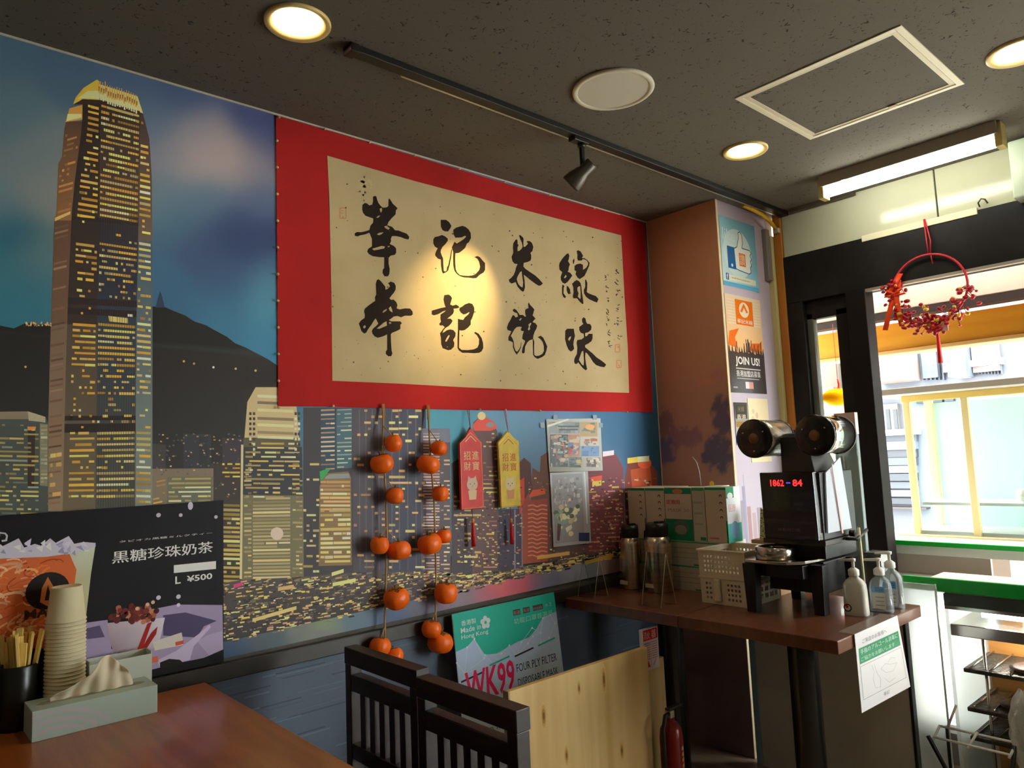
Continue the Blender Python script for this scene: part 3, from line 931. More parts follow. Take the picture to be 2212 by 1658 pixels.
t = thing('track_rail', 'long black track lighting rail with a silver edge on the ceiling', 'track rail', (0, -0.481, ZC))
MB().box((0.945, -.018, -.020), (3.262, .018, 0)).build('rail_body', M('rail_black', (26, 24, 20), .5), t, .002)
MB().box((1.12, .0182, -.0205), (3.22, .024, -.010)).build('silver_edge', M('rail_silver', (190, 182, 160), .3, .6), t)
MB().box((0.935, -.021, -.024), (0.962, .021, 0)).build('end_cap', M('rail_cap', (40, 22, 14), .5), t, .002)
MB().box((3.236, -.021, -.024), (3.272, .021, 0)).build('end_cap', M('rail_cap'), t, .002)

# --- track spot
sp = thing('track_spotlight', 'small black adjustable spotlight hanging from the track rail', 'spotlight', (1.845, -0.481, ZC - .0205))
sm = M('spot_black', (30, 28, 26), .4)
sg = M('spot_gunmetal', (92, 86, 76), .35, .5)
MB().box((-.045, -.016, -.016), (.028, .016, 0)).build('track_adapter', sm, sp, .003)
MB().tube([(.004, 0, -.014), (.004, 0, -.030)], .014, 16).build('swivel', sm, sp)
MB().box((-.003, -.006, -.115), (.013, .006, -.028)).build('arm', sm, sp, .002)
tgt = ON(985, 650, 1, 0.0)
pv = Vector((0.004, 0.0, -.118)) + Vector((1.845, -0.481, ZC - .0205))
dr = (tgt - pv).normalized()
hb = MB().lathe([(.001, .045), (.020, .045), (.023, .040), (.023, .004), (.026, -.002), (.034, -.030), (.037, -.052), (.037, -.060), (.034, -.060), (.032, -.045), (.016, -.02), (.001, -.02)], n=28)
head = hb.build('lamp_head', sg, sp)
q = dr.to_track_quat('-Z', 'Y')
head.rotation_mode = 'QUATERNION'
head.rotation_quaternion = q
head.location = Vector((0.004, 0.0, -.118))
lens = MB().lathe([(.033, -.057), (.0001, -.054)], n=24).build('lamp_bulb', M('spot_bulb_glow', (255, 210, 140), .4, emit=((1, .62, .28), 9.0)), head)
MB().tube([(.02, 0, .012), (.034, 0, .012)], .009, 12).build('hinge_knob', sm, head)
sd = bpy.data.lights.new('track_spotlight_beam', 'SPOT')
sd.energy = P_SPOT
sd.color = (1.0, .72, .32)
sd.spot_size = math.radians(48)
sd.spot_blend = 1.0
sd.shadow_soft_size = .02
so = bpy.data.objects.new('track_spotlight_beam', sd)
COL.objects.link(so)
so.parent = sp
so.rotation_mode = 'QUATERNION'
so.rotation_quaternion = q
so.location = Vector((0.004, 0.0, -.118)) + dr * .066

# --- fluorescent fitting
fl = thing('fluorescent_fixture', 'slim fluorescent batten lamp mounted on the ceiling above the shop window', 'ceiling light', (3.0, -1.121, ZC))
fm = M('fixture_grey_paint', (150, 142, 126), .45)
fe = M('fixture_end_cream', (196, 176, 110), .5)
MB().prism([(-.045, 0), (.045, 0), (.036, -.045), (-.036, -.045)], -.322, .322, 'y').build('channel', fm, fl, .002)
for s in (-1, 1):
    MB().box((-.030, s * .322 - .012, -.092), (.030, s * .322 + .012, -.002)).build('lamp_holder', fe, fl, .003)
MB().tube([(0, -.308, -.066), (0, .308, -.066)], .0195, 20).build('tube', M('tube_glow', (255, 255, 248), .4, emit=((.97, 1.0, .90), L_TUBE)), fl)
MB().lathe([(.0001, -.0462), (.007, -.0462), (.007, -.045)], (-.041, .22, .0), n=10).build('screw', sm, fl)

# ================================================================== calligraphy banner
BN = thing('calligraphy_banner', 'wide cream calligraphy banner with red cloth border pinned on the mural', 'banner', (2.0, -0.003, 1.9))
BO = Vector((2.0, -0.003, 1.9))


def bp(px, py, d):
    q = ON(px, py, 1, -d)
    return (q.x - BO.x, -d - BO.y, q.z - BO.z)


def slab(pts, d0, d1, name, mat, parent):
    """flat sheet with real thickness cut to an outline on the wall (d0 back, d1 front)"""
    n = len(pts)
    fr = [bp(x, y, d1) for x, y in pts]
    bk = [(a, -d0 - BO.y, c) for a, b, c in fr]
    tri = tessellate_polygon([[Vector((x, y, 0)) for x, y in pts]])
    m = MB()
    m.add(fr + bk, [tuple(t_) for t_ in tri] + [tuple(i + n for i in t_)[::-1] for t_ in tri] + [(i, (i + 1) % n, (i + 1) % n + n, i + n) for i in range(n)])
    return m.build(name, mat, parent)


red = M('red_cloth', (190, 24, 20), .85, sheen=.0, noise=(2.6, (168, 18, 16), .35, .7), bump=(300, .25, .001))
slab([(596, 249), (712, 283), (710, 430), (717, 650), (718, 878), (601, 877), (599, 560)], .002, .005, 'border_strip', red, BN)
slab([(1340, 463), (1393, 482), (1400, 640), (1410, 890), (1357, 889), (1350, 700)], .002, .005, 'border_strip', red, BN)
slab([(700, 279), (1120, 404), (1346, 466), (1346, 520), (700, 350)], .0015, .0046, 'border_strip', red, BN)
slab([(712, 815), (1030, 830), (1362, 842), (1362, 889), (1000, 885), (712, 878)], .0015, .0046, 'border_strip', red, BN)
paper = M('rice_paper', (198, 177, 132), .8, noise=(5.5, (187, 165, 118), .35, .7))
slab([(707, 336), (900, 392), (1120, 450), (1342, 508), (1349, 640), (1356, 750), (1359, 848), (1180, 843), (1000, 836), (860, 828), (718, 822), (716, 640), (712, 440)], .005, .0062, 'paper', paper, BN)
GL = [((740, 400), 8.29, [[[(545, 205), (580, 190), (605, 200), (620, 260), (645, 320), (680, 365), (720, 400), (790, 395), (820, 370), (822, 260), (832, 230), (860, 265), (900, 330), (960, 385), (985, 410), (955, 455), (950, 520), (880, 590), (825, 655), (800, 715), (850, 730), (890, 745), (940, 805), (1000, 808), (1080, 840), (1150, 865), (1195, 925), (1180, 970), (1120, 960), (1050, 930), (960, 910), (885, 910), (865, 960), (870, 1000), (845, 1050), (920, 1085), (960, 1130), (960, 1210), (935, 1245), (860, 1260), (825, 1300), (825, 1400), (845, 1500), (840, 1580), (815, 1630), (750, 1630), (715, 1570), (720, 1510), (745, 1480), (745, 1290), (650, 1285), (540, 1270), (470, 1230), (440, 1185), (460, 1135), (525, 1095), (525, 960), (500, 900), (480, 850), (400, 880), (320, 895), (270, 915), (220, 905), (215, 860), (260, 835), (330, 840), (420, 820), (480, 800), (500, 720), (545, 670), (550, 595), (480, 570), (410, 545), (365, 490), (350, 430), (355, 350), (400, 315), (440, 325), (480, 360), (530, 345), (545, 290)],
      [(665, 420), (700, 405), (710, 440), (690, 495), (668, 450)], [(600, 580), (640, 545), (680, 540), (640, 580)], [(745, 735), (790, 725), (845, 770), (820, 795), (770, 770)], [(615, 875), (660, 850), (735, 840), (700, 875), (650, 895)], [(530, 1135), (600, 1115), (700, 1085), (760, 1095), (745, 1130), (650, 1150), (560, 1165)], [(805, 1095), (835, 1082), (845, 1100), (815, 1110)]]]),
      ((760, 590), 8.727, [[[(470, 130), (500, 110), (540, 140), (590, 200), (630, 250), (635, 310), (680, 290), (720, 245), (700, 205), (680, 185), (735, 155), (800, 180), (830, 240), (825, 310), (790, 370), (740, 430), (710, 470), (740, 500), (790, 495), (840, 545), (860, 600), (845, 660), (900, 680), (1000, 660), (1100, 665), (1145, 720), (1150, 775), (1115, 800), (1000, 800), (930, 830), (860, 805), (790, 815), (745, 850), (700, 880), (745, 905), (850, 905), (915, 905), (945, 940), (915, 970), (915, 1050), (850, 1085), (760, 1120), (735, 1150), (740, 1300), (750, 1450), (765, 1510), (745, 1560), (690, 1565), (640, 1520), (640, 1470), (665, 1440), (665, 1150), (610, 1180), (550, 1200), (490, 1215), (430, 1190), (390, 1140), (375, 1090), (400, 1040), (450, 1000), (500, 950), (480, 910), (450, 850), (410, 900), (370, 970), (310, 1050), (270, 1120), (230, 1135), (180, 1090), (150, 1000), (130, 950), (170, 890), (240, 840), (245, 790), (230, 720), (240, 670), (310, 610), (400, 545), (440, 520), (435, 450), (460, 400), (455, 300), (450, 200)],
      [(470, 1040), (530, 990), (600, 930), (655, 905), (662, 985), (580, 1020), (520, 1045)], [(700, 918), (735, 922), (746, 945), (705, 952)], [(575, 740), (600, 700), (660, 670), (655, 700), (600, 740)], [(695, 660), (735, 620), (760, 690), (770, 740), (720, 710)], [(215, 1000), (250, 975), (265, 1010), (240, 1040), (215, 1025)]]]),
      ((920, 460), 10.364, [[[(330, 150), (450, 150), (520, 200), (570, 280), (560, 320), (500, 410), (430, 410), (370, 380), (335, 300)]],
      [[(165, 590), (200, 535), (280, 520), (360, 490), (430, 520), (490, 570), (490, 620), (440, 690), (370, 760), (335, 830), (330, 880), (360, 960), (385, 1010), (390, 1150), (400, 1290), (430, 1310), (465, 1285), (475, 1210), (500, 1170), (520, 1080), (545, 960), (570, 820), (588, 800), (582, 860), (562, 1000), (535, 1150), (500, 1280), (460, 1320), (385, 1355), (360, 1310), (340, 1180), (335, 1040), (270, 1020), (215, 960), (205, 920), (235, 840), (265, 790), (200, 750), (165, 680)]],
      [[(615, 370), (680, 325), (760, 300), (820, 285), (890, 310), (960, 370), (1005, 450), (1010, 560), (960, 655), (920, 680), (880, 780), (800, 850), (740, 890), (660, 900), (655, 1000), (660, 1150), (670, 1260), (700, 1330), (760, 1385), (850, 1400), (960, 1405), (1080, 1385), (1130, 1345), (1190, 1280), (1215, 1200), (1190, 1090), (1150, 1020), (1085, 985), (1150, 960), (1210, 985), (1270, 1060), (1325, 1120), (1325, 1270), (1290, 1330), (1200, 1385), (1130, 1455), (1060, 1460), (950, 1445), (850, 1440), (760, 1410), (690, 1360), (640, 1290), (615, 1180), (610, 1000), (615, 870), (580, 770), (640, 640), (690, 680), (760, 640), (850, 580), (900, 530), (880, 505), (800, 545), (660, 550), (615, 470)]]]),
      ((920, 630), 11.05, [[[(440, 80), (540, 65), (590, 95), (625, 150), (600, 230), (580, 300), (640, 330), (720, 305), (780, 340), (800, 375), (740, 395), (660, 400), (670, 460), (650, 520), (600, 570), (510, 640), (590, 640), (640, 690), (600, 760), (540, 820), (470, 860), (420, 920), (395, 980), (440, 960), (500, 915), (580, 895), (660, 915), (710, 980), (705, 1060), (650, 1150), (680, 1220), (670, 1310), (600, 1380), (530, 1395), (470, 1370), (400, 1345), (365, 1250), (360, 1100), (335, 990), (380, 930), (450, 840), (400, 800), (340, 805), (315, 770), (360, 710), (345, 640), (350, 540), (440, 480), (480, 445), (400, 470), (300, 530), (200, 560), (140, 540), (140, 450), (240, 420), (360, 385), (470, 365), (440, 280), (420, 180)], [(540, 1035), (570, 1040), (540, 1110), (490, 1190), (460, 1180), (490, 1110)]],
      [[(810, 380), (870, 350), (930, 300), (1030, 265), (1110, 290), (1155, 380), (1155, 480), (1110, 610), (1070, 690), (1070, 780), (1010, 850), (930, 910), (860, 925), (800, 915), (795, 1100), (790, 1330), (850, 1385), (1000, 1390), (1150, 1370), (1230, 1330), (1265, 1250), (1270, 1130), (1220, 1040), (1150, 980), (1180, 955), (1260, 1000), (1330, 1100), (1365, 1220), (1370, 1340), (1330, 1420), (1270, 1455), (1150, 1465), (1000, 1455), (870, 1455), (790, 1400), (755, 1340), (755, 1100), (765, 900), (765, 640), (820, 660), (890, 670), (930, 610), (1010, 540), (1045, 490), (1020, 490), (950, 530), (890, 540), (830, 490), (795, 430)]]]),
      ((1080, 500), 11.845, [[[(485, 100), (515, 85), (590, 150), (605, 190), (600, 300), (605, 385), (640, 390), (700, 330), (720, 300), (680, 260), (700, 240), (760, 240), (820, 290), (855, 390), (830, 500), (780, 545), (800, 600), (800, 700), (770, 750), (700, 780), (610, 800), (600, 890), (650, 950), (780, 1040), (900, 1120), (1000, 1210), (1060, 1280), (1100, 1325), (1040, 1380), (990, 1385), (900, 1330), (780, 1240), (660, 1140), (605, 1100), (630, 1240), (640, 1420), (620, 1510), (590, 1540), (540, 1510), (450, 1410), (400, 1290), (350, 1310), (300, 1330), (240, 1290), (225, 1230), (290, 1180), (350, 1110), (390, 1010), (410, 920), (430, 870), (450, 830), (370, 820), (320, 760), (295, 650), (320, 590), (340, 540), (330, 400), (340, 300), (390, 220), (430, 190), (450, 230), (450, 320), (480, 340), (450, 400), (450, 500), (500, 490), (560, 430), (580, 380), (560, 280), (520, 200)],
      [(430, 1220), (450, 1150), (510, 1040), (555, 1010), (570, 1150), (595, 1300), (580, 1430), (520, 1400), (460, 1320)]]]),
      ((1080, 640), 11.05, [[[(305, 320), (340, 290), (390, 320), (440, 390), (470, 440), (550, 440), (590, 480), (620, 480), (600, 400), (600, 320), (640, 290), (680, 280), (670, 180), (690, 140), (720, 200), (780, 260), (820, 310), (800, 390), (780, 450), (850, 530), (800, 580), (780, 610), (850, 640), (890, 700), (870, 770), (830, 840), (800, 930), (790, 1000), (820, 1080), (815, 1250), (820, 1390), (860, 1420), (940, 1410), (1010, 1370), (1050, 1300), (1045, 1180), (1020, 1090), (970, 1020), (900, 970), (970, 935), (1030, 980), (1080, 1080), (1130, 1190), (1110, 1290), (1070, 1400), (1000, 1450), (900, 1490), (830, 1450), (790, 1390), (785, 1200), (780, 1020), (700, 1050), (650, 1100), (600, 1200), (590, 1340), (550, 1365), (520, 1330), (540, 1220), (590, 1100), (600, 1060), (530, 1010), (540, 920), (570, 830), (510, 820), (495, 780), (520, 730), (470, 720), (400, 730), (350, 780), (310, 850), (260, 940), (300, 1000), (330, 1080), (340, 1200), (370, 1290), (410, 1320), (450, 1270), (488, 1200), (506, 1090), (516, 1095), (500, 1220), (460, 1310), (400, 1390), (350, 1320), (310, 1210), (310, 1100), (270, 1075), (200, 1050), (200, 970), (240, 900), (270, 830), (180, 800), (165, 740), (200, 640), (250, 560), (300, 450), (340, 450), (370, 500), (430, 480), (410, 400), (350, 380), (310, 350)],
      [(455, 555), (500, 515), (525, 520), (480, 580)], [(680, 670), (730, 625), (750, 650), (710, 720), (720, 780), (690, 810), (665, 790), (690, 720)]]]),
      ((1195, 530), 11.845, [[[(350, 210), (390, 200), (415, 260), (400, 350), (380, 400), (430, 480), (400, 560), (390, 640), (370, 670), (440, 700), (490, 770), (440, 840), (370, 930), (300, 980), (240, 950), (195, 880), (190, 800), (230, 680), (160, 620), (150, 520), (160, 450), (230, 340), (290, 270)], [(270, 830), (320, 750), (345, 790), (310, 830)]],
      [[(235, 1000), (290, 1030), (270, 1080), (265, 1220), (330, 1310), (300, 1345), (260, 1320), (225, 1240), (225, 1080)]], [[(345, 1040), (380, 1045), (430, 1120), (440, 1210), (405, 1255), (365, 1210), (345, 1140)]],
      [[(600, 140), (640, 120), (700, 150), (765, 260), (735, 320), (800, 325), (870, 370), (930, 440), (920, 520), (880, 610), (845, 690), (800, 780), (740, 820), (680, 860), (620, 820), (570, 730), (590, 660), (545, 630), (545, 520), (600, 480), (690, 460), (760, 490), (765, 560), (760, 620), (800, 600), (850, 560), (890, 490), (890, 430), (840, 370), (760, 345), (730, 385), (630, 385), (615, 330), (620, 240)]], [[(500, 380), (540, 330), (545, 400), (525, 480), (505, 450)]],
      [[(480, 980), (540, 920), (600, 880), (660, 910), (700, 960), (720, 1050), (735, 1200), (760, 1350), (775, 1480), (750, 1500), (680, 1440), (610, 1350), (510, 1350), (500, 1290), (520, 1200), (510, 1060)], [(620, 1080), (660, 1040), (690, 1050), (700, 1200), (700, 1340), (690, 1370), (630, 1310), (650, 1220), (620, 1150)]],
      [[(815, 880), (840, 870), (875, 960), (870, 1080), (860, 1190), (900, 1220), (1000, 1260), (1090, 1290), (1160, 1370), (1120, 1460), (1040, 1430), (920, 1375), (840, 1310), (790, 1230), (780, 1150), (820, 1050)]]]),
      ((1210, 670), 11.845, [[[(130, 520), (180, 470), (260, 470), (350, 470), (360, 540), (380, 660), (350, 780), (340, 880), (360, 980), (320, 1030), (270, 1055), (210, 1000), (160, 880), (125, 740)], [(205, 740), (230, 690), (280, 660), (270, 720), (225, 785)]],
      [[(560, 220), (600, 175), (650, 210), (665, 290), (690, 340), (770, 350), (805, 420), (790, 500), (720, 560), (640, 580), (640, 660), (680, 660), (730, 600), (830, 600), (830, 720), (800, 790), (720, 850), (640, 890), (640, 940), (720, 1010), (820, 1090), (930, 1200), (1050, 1280), (1130, 1340), (1180, 1390), (1130, 1455), (1030, 1440), (920, 1400), (840, 1320), (760, 1190), (690, 1100), (650, 1080), (640, 1200), (665, 1380), (690, 1500), (655, 1535), (580, 1480), (510, 1390), (460, 1330), (430, 1370), (380, 1370), (355, 1310), (370, 1220), (430, 1110), (440, 950), (420, 830), (440, 760), (550, 740), (610, 690), (600, 600), (530, 575), (490, 510), (485, 430), (540, 385), (590, 350), (560, 290)], [(480, 1270), (510, 1180), (550, 1060), (590, 1030), (600, 1150), (610, 1300), (600, 1410), (560, 1390)]]])]
bpl = lambda x, y, l: bp(x, y, .0064 + l)
for (ox, oy), sc, parts in GL:
    g = Print(bpl, 1.0)
    for loops in parts:
        tr_ = [[(ox + a / sc, oy + b / sc) for a, b in lp] for lp in loops]
        g.poly(tr_[0], (42, 32, 24), 1, tr_[1:])
    g.build('ink_character', INK_MATT, BN)
g = Print(bpl)
for cx, ys, k0 in ((1309, (600, 625, 650, 671, 690, 718, 742), 5), (1331, (583, 607, 633, 665, 690, 727), 5)):
    for i, y in enumerate(ys):
        xx = cx + (y - 600) * .05
        for k in range(k0):
            a, b = xx + rnd.uniform(-4, 3), y + rnd.uniform(-8, 8)
            g.line([(a, b), (a + rnd.uniform(1, 6), b + rnd.uniform(-3, 6))], rnd.uniform(1, 2.2), (66, 54, 42), 1)
g.build('inscription', INK_MATT, BN)['kind'] = 'stuff'
for x, y, s in ((741, 460, 11), (1334, 752, 8), (1337, 786, 8)):
    g = Print(bpl)
    g.line([(x - s * .6, y - s), (x + s * .6, y - s), (x + s * .6, y + s), (x - s * .6, y + s), (x - s * .6, y - s)], 1.6, (206, 130, 92), 1)
    for k in range(6):
        a, b = x + rnd.uniform(-s * .5, s * .4), y + rnd.uniform(-s * .8, s * .8)
        g.line([(a, b), (a + rnd.uniform(-3, 4), b + rnd.uniform(-4, 4))], 1.4, (200, 120, 84), 1)
    g.build('red_seal', INK_MATT, BN)
g = Print(bpl)
for k in range(170):
    u, v = rnd.random(), rnd.random()
    x = 715 + u * 630
    y = (350 + u * 168) + v * ((815 + u * 25) - (350 + u * 168))
    g.disc(x, y, rnd.choice([.6, .8, 1.2, 1.8]), rnd.choice([(120, 96, 60), (90, 74, 48), (150, 120, 76)]), 1, 6)
for k in range(26):
    a, r_ = rnd.uniform(0, 6.28), abs(rnd.gauss(0, 1))
    g.disc(788 + min(r_, 1.4) * 10 * math.cos(a), 402 + min(r_, 1.4) * 14 * math.sin(a), rnd.uniform(2, 4), (206, 182, 134), 0, 8)
g.build('paper_flecks', INK_MATT, BN)['kind'] = 'stuff'
pm = M('pin_pale', (222, 200, 150), .5)
pinmesh = MB().lathe([(.0001, -.010), (.003, -.009), (.0045, -.006), (.003, -.003), (.0022, 0), (.0022, .001)], n=8, axis='y').mesh('pin')
pinmesh.materials.append(pm)
pins = [(601, 254)] + [(597 + i * .35, 305 + i * 57.5) for i in range(11)] + [(718, 877), (1035, 884), (1090, 885), (1165, 887), (1353, 890)] + [(700 + i * 97, 280 + i * 28.4) for i in range(7)]
for x, y in pins:
    o = bpy.data.objects.new('pin', pinmesh)
    COL.objects.link(o)
    o.parent = BN
    o.location = bp(x, y, .006)

# ================================================================== things on the mural wall
def fruit_mesh(name):
    m = MB()
    n, k = 20, 12
    vs, fs = [], []
    for i in range(k + 1):
        a = PI * i / k
        for j in range(n):
            q = 2 * PI * j / n
            r = math.sin(a) ** .75 * (1 + .035 * math.cos(4 * q))
            z = math.cos(a)
            z = z * .76 - (.10 * math.exp(-(math.sin(a) / .3) ** 2) if z > 0 else -.05 * math.exp(-(math.sin(a) / .25) ** 2))
            vs.append((r * math.cos(q), r * math.sin(q), z))
        if i:
            for j in range(n):
                fs.append(((i - 1) * n + j, (i - 1) * n + (j + 1) % n, i * n + (j + 1) % n, i * n + j))
    m.add(vs, fs, True)
    return m


orange = M('persimmon_skin', (250, 112, 8), .42, noise=(40, (240, 96, 6), .35, .7), sss=.12)
fm_ = fruit_mesh('persimmon').mesh('persimmon')
fm_.materials.append(orange)
cx_ = MB()
for k in range(4):
    a = k * PI / 2 + .4
    cx_.add([(0, 0, .70), (.46 * math.cos(a - .5), .46 * math.sin(a - .5), .70), (.66 * math.cos(a), .66 * math.sin(a), .66), (.46 * math.cos(a + .5), .46 * math.sin(a + .5), .70),
             (0, 0, .66), (.46 * math.cos(a - .5), .46 * math.sin(a - .5), .66), (.66 * math.cos(a), .66 * math.sin(a), .62), (.46 * math.cos(a + .5), .46 * math.sin(a + .5), .66)],
            [(0, 1, 2, 3), (7, 6, 5, 4), (0, 4, 5, 1), (1, 5, 6, 2), (2, 6, 7, 3), (3, 7, 4, 0)])
cx_.tube([(0, 0, .64), (.03, .02, .95)], .09, 6)
calyx_mesh = cx_.mesh('calyx')
calyx_mesh.materials.append(M('calyx_brown_green', (112, 84, 30), .7))
twine = M('jute_twine', (176, 140, 84), .85)


def garland(label, top, bottom, fruits, mids):
    o = ON(top[0], top[1], 1, -.012)
    g = thing('persimmon_garland', label, 'garland', o, group='persimmon garlands hung on the mural')
    P0 = lambda x, y, d: ON(x, y, 1, -d) - o
    pts = [P0(top[0], top[1], .012)] + [P0(x, y, .03) for x, y in mids] + [P0(bottom[0], bottom[1], .03)]
    MB().tube(pts, .0032, 7).build('string', twine, g)
    for k in range(3):
        MB().tube([P0(top[0] + k * 2 - 2, top[1] - 2, .015), P0(top[0] + k * 2 - 1, top[1] + 30, .018)], .0018, 5).build('string_loop', twine, g)
    allp = [top] + list(mids) + [bottom]
    for i, (x, y, w, hh) in enumerate(fruits):
        c = P0(x, y, .046)
        f = bpy.data.objects.new('persimmon', fm_)
        COL.objects.link(f)
        f.parent = g
        f.location = c
        s = w / 2 / F * ((c + o) - EYE).length
        f.scale = (s, s, s * (hh / w) / .72)
        f.rotation_euler = (rnd.uniform(-.25, .1), rnd.uniform(-.25, .25), rnd.uniform(0, 6))
        k = bpy.data.objects.new('calyx', calyx_mesh)
        COL.objects.link(k)
        k.parent = f
        # short tie from the main string to the stem
        ym = y - hh / 2 - rnd.uniform(16, 26)
        xm = np.interp(ym, [p[1] for p in allp], [p[0] for p in allp])
        MB().tube([P0(xm, ym, .03), P0(x, y - hh * .38, .044)], .0016, 5).build('tie', twine, g)


garland('longer garland of orange persimmons on twine, left of the other one', (828, 874), (834, 1412),
        [(850, 957, 38, 36), (825, 1001, 52, 40), (853, 1070, 38, 34), (820, 1176, 40, 36), (862, 1188, 50, 38), (856, 1292, 52, 42), (821, 1396, 42, 36), (852, 1416, 38, 30)],
        [(827, 940), (830, 1010), (834, 1080), (836, 1160), (834, 1250), (831, 1340)])
garland('garland of orange persimmons on twine nearest the red plaque', (925, 876), (943, 1382),
        [(948, 968, 36, 30), (925, 1003, 50, 38), (951, 1066, 36, 32), (959, 1157, 32, 30), (928, 1174, 50, 42), (963, 1280, 48, 42), (932, 1358, 42, 34), (951, 1387, 52, 40)],
        [(928, 950), (932, 1010), (938, 1090), (940, 1160), (942, 1240), (941, 1330)])


def plaque(label, outline, cordtop, tass, col, ink, catcol):
    c0 = ON((outline[2][0] + outline[5][0]) / 2, (outline[2][1] + outline[5][1]) / 2, 1, -.022)
    t = thing('lucky_plaque', label, 'plaque', c0, group='lucky plaques hanging under the banner')
    pts = [ON(x, y, 1, -.022) - c0 for x, y in outline]
    MB().prism([(p.x, p.z) for p in pts], -.005, .005, 'y').build('board', M('plaque_' + label.split()[0], col, .55, noise=(20, tuple(k * .93 for k in col), .4, .6)), t, .0015)
    xs = [p.x for p in pts]
    zs = [p.z for p in pts]
    w, zb, zt = max(xs) - min(xs), min(zs), max(zs)
    pr = Print(lambda u, v, l: (u, -.0054 - l, v))
    m = .0045
    pr.line([(min(xs) + m, zb + m), (max(xs) - m, zb + m), (max(xs) - m, zb + (zt - zb) * .80), (0, zb + (zt - zb) * .93), (min(xs) + m, zb + (zt - zb) * .80), (min(xs) + m, zb + m)], .0012, ink, 1)
    pr.line([(-w * .24, zb + (zt - zb) * .82), (0, zb + (zt - zb) * .89), (w * .24, zb + (zt - zb) * .82)], .0035, ink, 2)
    cw = w * .29
    for ch, ux, vz in (('招', -1, .60), ('財', -1, .47), ('進', 1, .60), ('寶', 1, .47)):
        pr.text(ch, (-.04 * w - cw) if ux < 0 else .04 * w, zb + (zt - zb) * vz, cw, (zt - zb) * .105, ink, 2, .012)
    z0 = zb + (zt - zb) * .30
    pr.disc(0, z0, w * .24, catcol, 2, 18, w * .22)
    for s in (-1, 1):
        pr.poly([(s * w * .20, z0 + w * .10), (s * w * .17, z0 + w * .31), (s * w * .04, z0 + w * .19)], catcol, 2)
        pr.disc(s * w * .09, z0 + w * .02, w * .022, (70, 40, 34), 3, 8)
    pr.disc(0, z0 - w * .06, w * .02, (196, 90, 80), 3, 8)
    pr.poly([(-w * .15, z0 - w * .52), (w * .15, z0 - w * .52), (w * .19, z0 - w * .2), (-w * .19, z0 - w * .2)], tuple((a + b) / 2 for a, b in zip(catcol, ink)), 1)
    pr.build('printed_design', INK, t)
    rc = M('red_cord', (190, 20, 28), .7)
    a = ON(*cordtop, 1, -.012) - c0
    top = Vector((0, 0, zt - .008))
    MB().tube([a + Vector((-.004, 0, 0)), top + Vector((0, -.006, 0)), a + Vector((.004, 0, 0))], .0012, 6).build('cord', rc, t)
    k0 = Vector((0, 0, zb + .004))
    k1 = ON(tass[0], tass[1], 1, -.024) - c0
    k2 = ON(tass[0], tass[2], 1, -.024) - c0
    MB().tube([k0, k1], .0011, 6).build('tassel_cord', rc, t)
    MB().lathe([(.0001, .003), (.005, 0), (.005, -.010), (.003, -.014)], tuple(k1), 10).build('tassel_bead', M('gold_thread', (216, 150, 60), .5), t)
    L_ = (k1 - k2).length
    MB().lathe([(.003, -.012), (.0052, -.02), (.0068, -L_ * .6), (.0080, -L_), (.0001, -L_ + .001)], tuple(k1), 14).build('tassel', M('red_silk', (206, 14, 20), .6, bump=(400, .6, .002)), t)


plaque('red wooden lucky plaque with gold characters and a red tassel', [(1015, 922), (1030, 945), (1039, 955), (1044, 1097), (995, 1101), (991, 957), (1003, 945)], (1011, 884), (1021, 1120, 1180), (222, 50, 44), (236, 200, 140), (214, 186, 160))
plaque('yellow wooden lucky plaque with red characters and a red tassel', [(1095, 930), (1109, 946), (1119, 953), (1124, 1092), (1082, 1097), (1074, 956), (1083, 946)], (1090, 884), (1104, 1120, 1175), (236, 204, 76), (200, 104, 54), (232, 210, 160))

# --- photo collage and plastic sleeve
def wall_sheet(name, label, cat, pts, d, col, thick=.0016, mat=None):
    cen = ON(sum(p[0] for p in pts) / len(pts), sum(p[1] for p in pts) / len(pts), 1, -d)
    t = thing(name, label, cat, cen)
    w = [ON(x, y, 1, -d) - cen for x, y in pts]
    MB().prism([(p.x, p.z) for p in w], 0, thick, 'y').build('sheet', mat or M('paper_' + name, col, .5), t)

    def mp(px, py, l):
        q = ON(px, py, 1, -d) - cen
        return (q.x, q.y - l - .0002, q.z)
    return t, mp


t, mp = wall_sheet('photo_collage', 'laminated square collage of small photos taped on the mural', 'photo print', [(1180, 905), (1297, 903), (1302, 1016), (1187, 1019)], .006, (196, 200, 192))
pr = Print(mp, 1.3)
cols = [(120, 140, 140), (60, 66, 74), (150, 160, 156), (176, 120, 90), (90, 110, 160), (196, 176, 150), (40, 40, 46), (130, 96, 84), (206, 150, 90), (80, 100, 96), (196, 196, 190), (150, 60, 50)]


def cell(x0, y0, x1, y1, n, pal):
    pr.rect(x0, y0, x1, y1, rnd.choice(pal), 1)
    for k in range(n):
        x, y = rnd.uniform(x0, x1 - 5), rnd.uniform(y0, y1 - 5)
        pr.rect(x, y, min(x1, x + rnd.uniform(3, 14)), min(y1, y + rnd.uniform(2, 9)), rnd.choice(pal), 2 + k % 3)


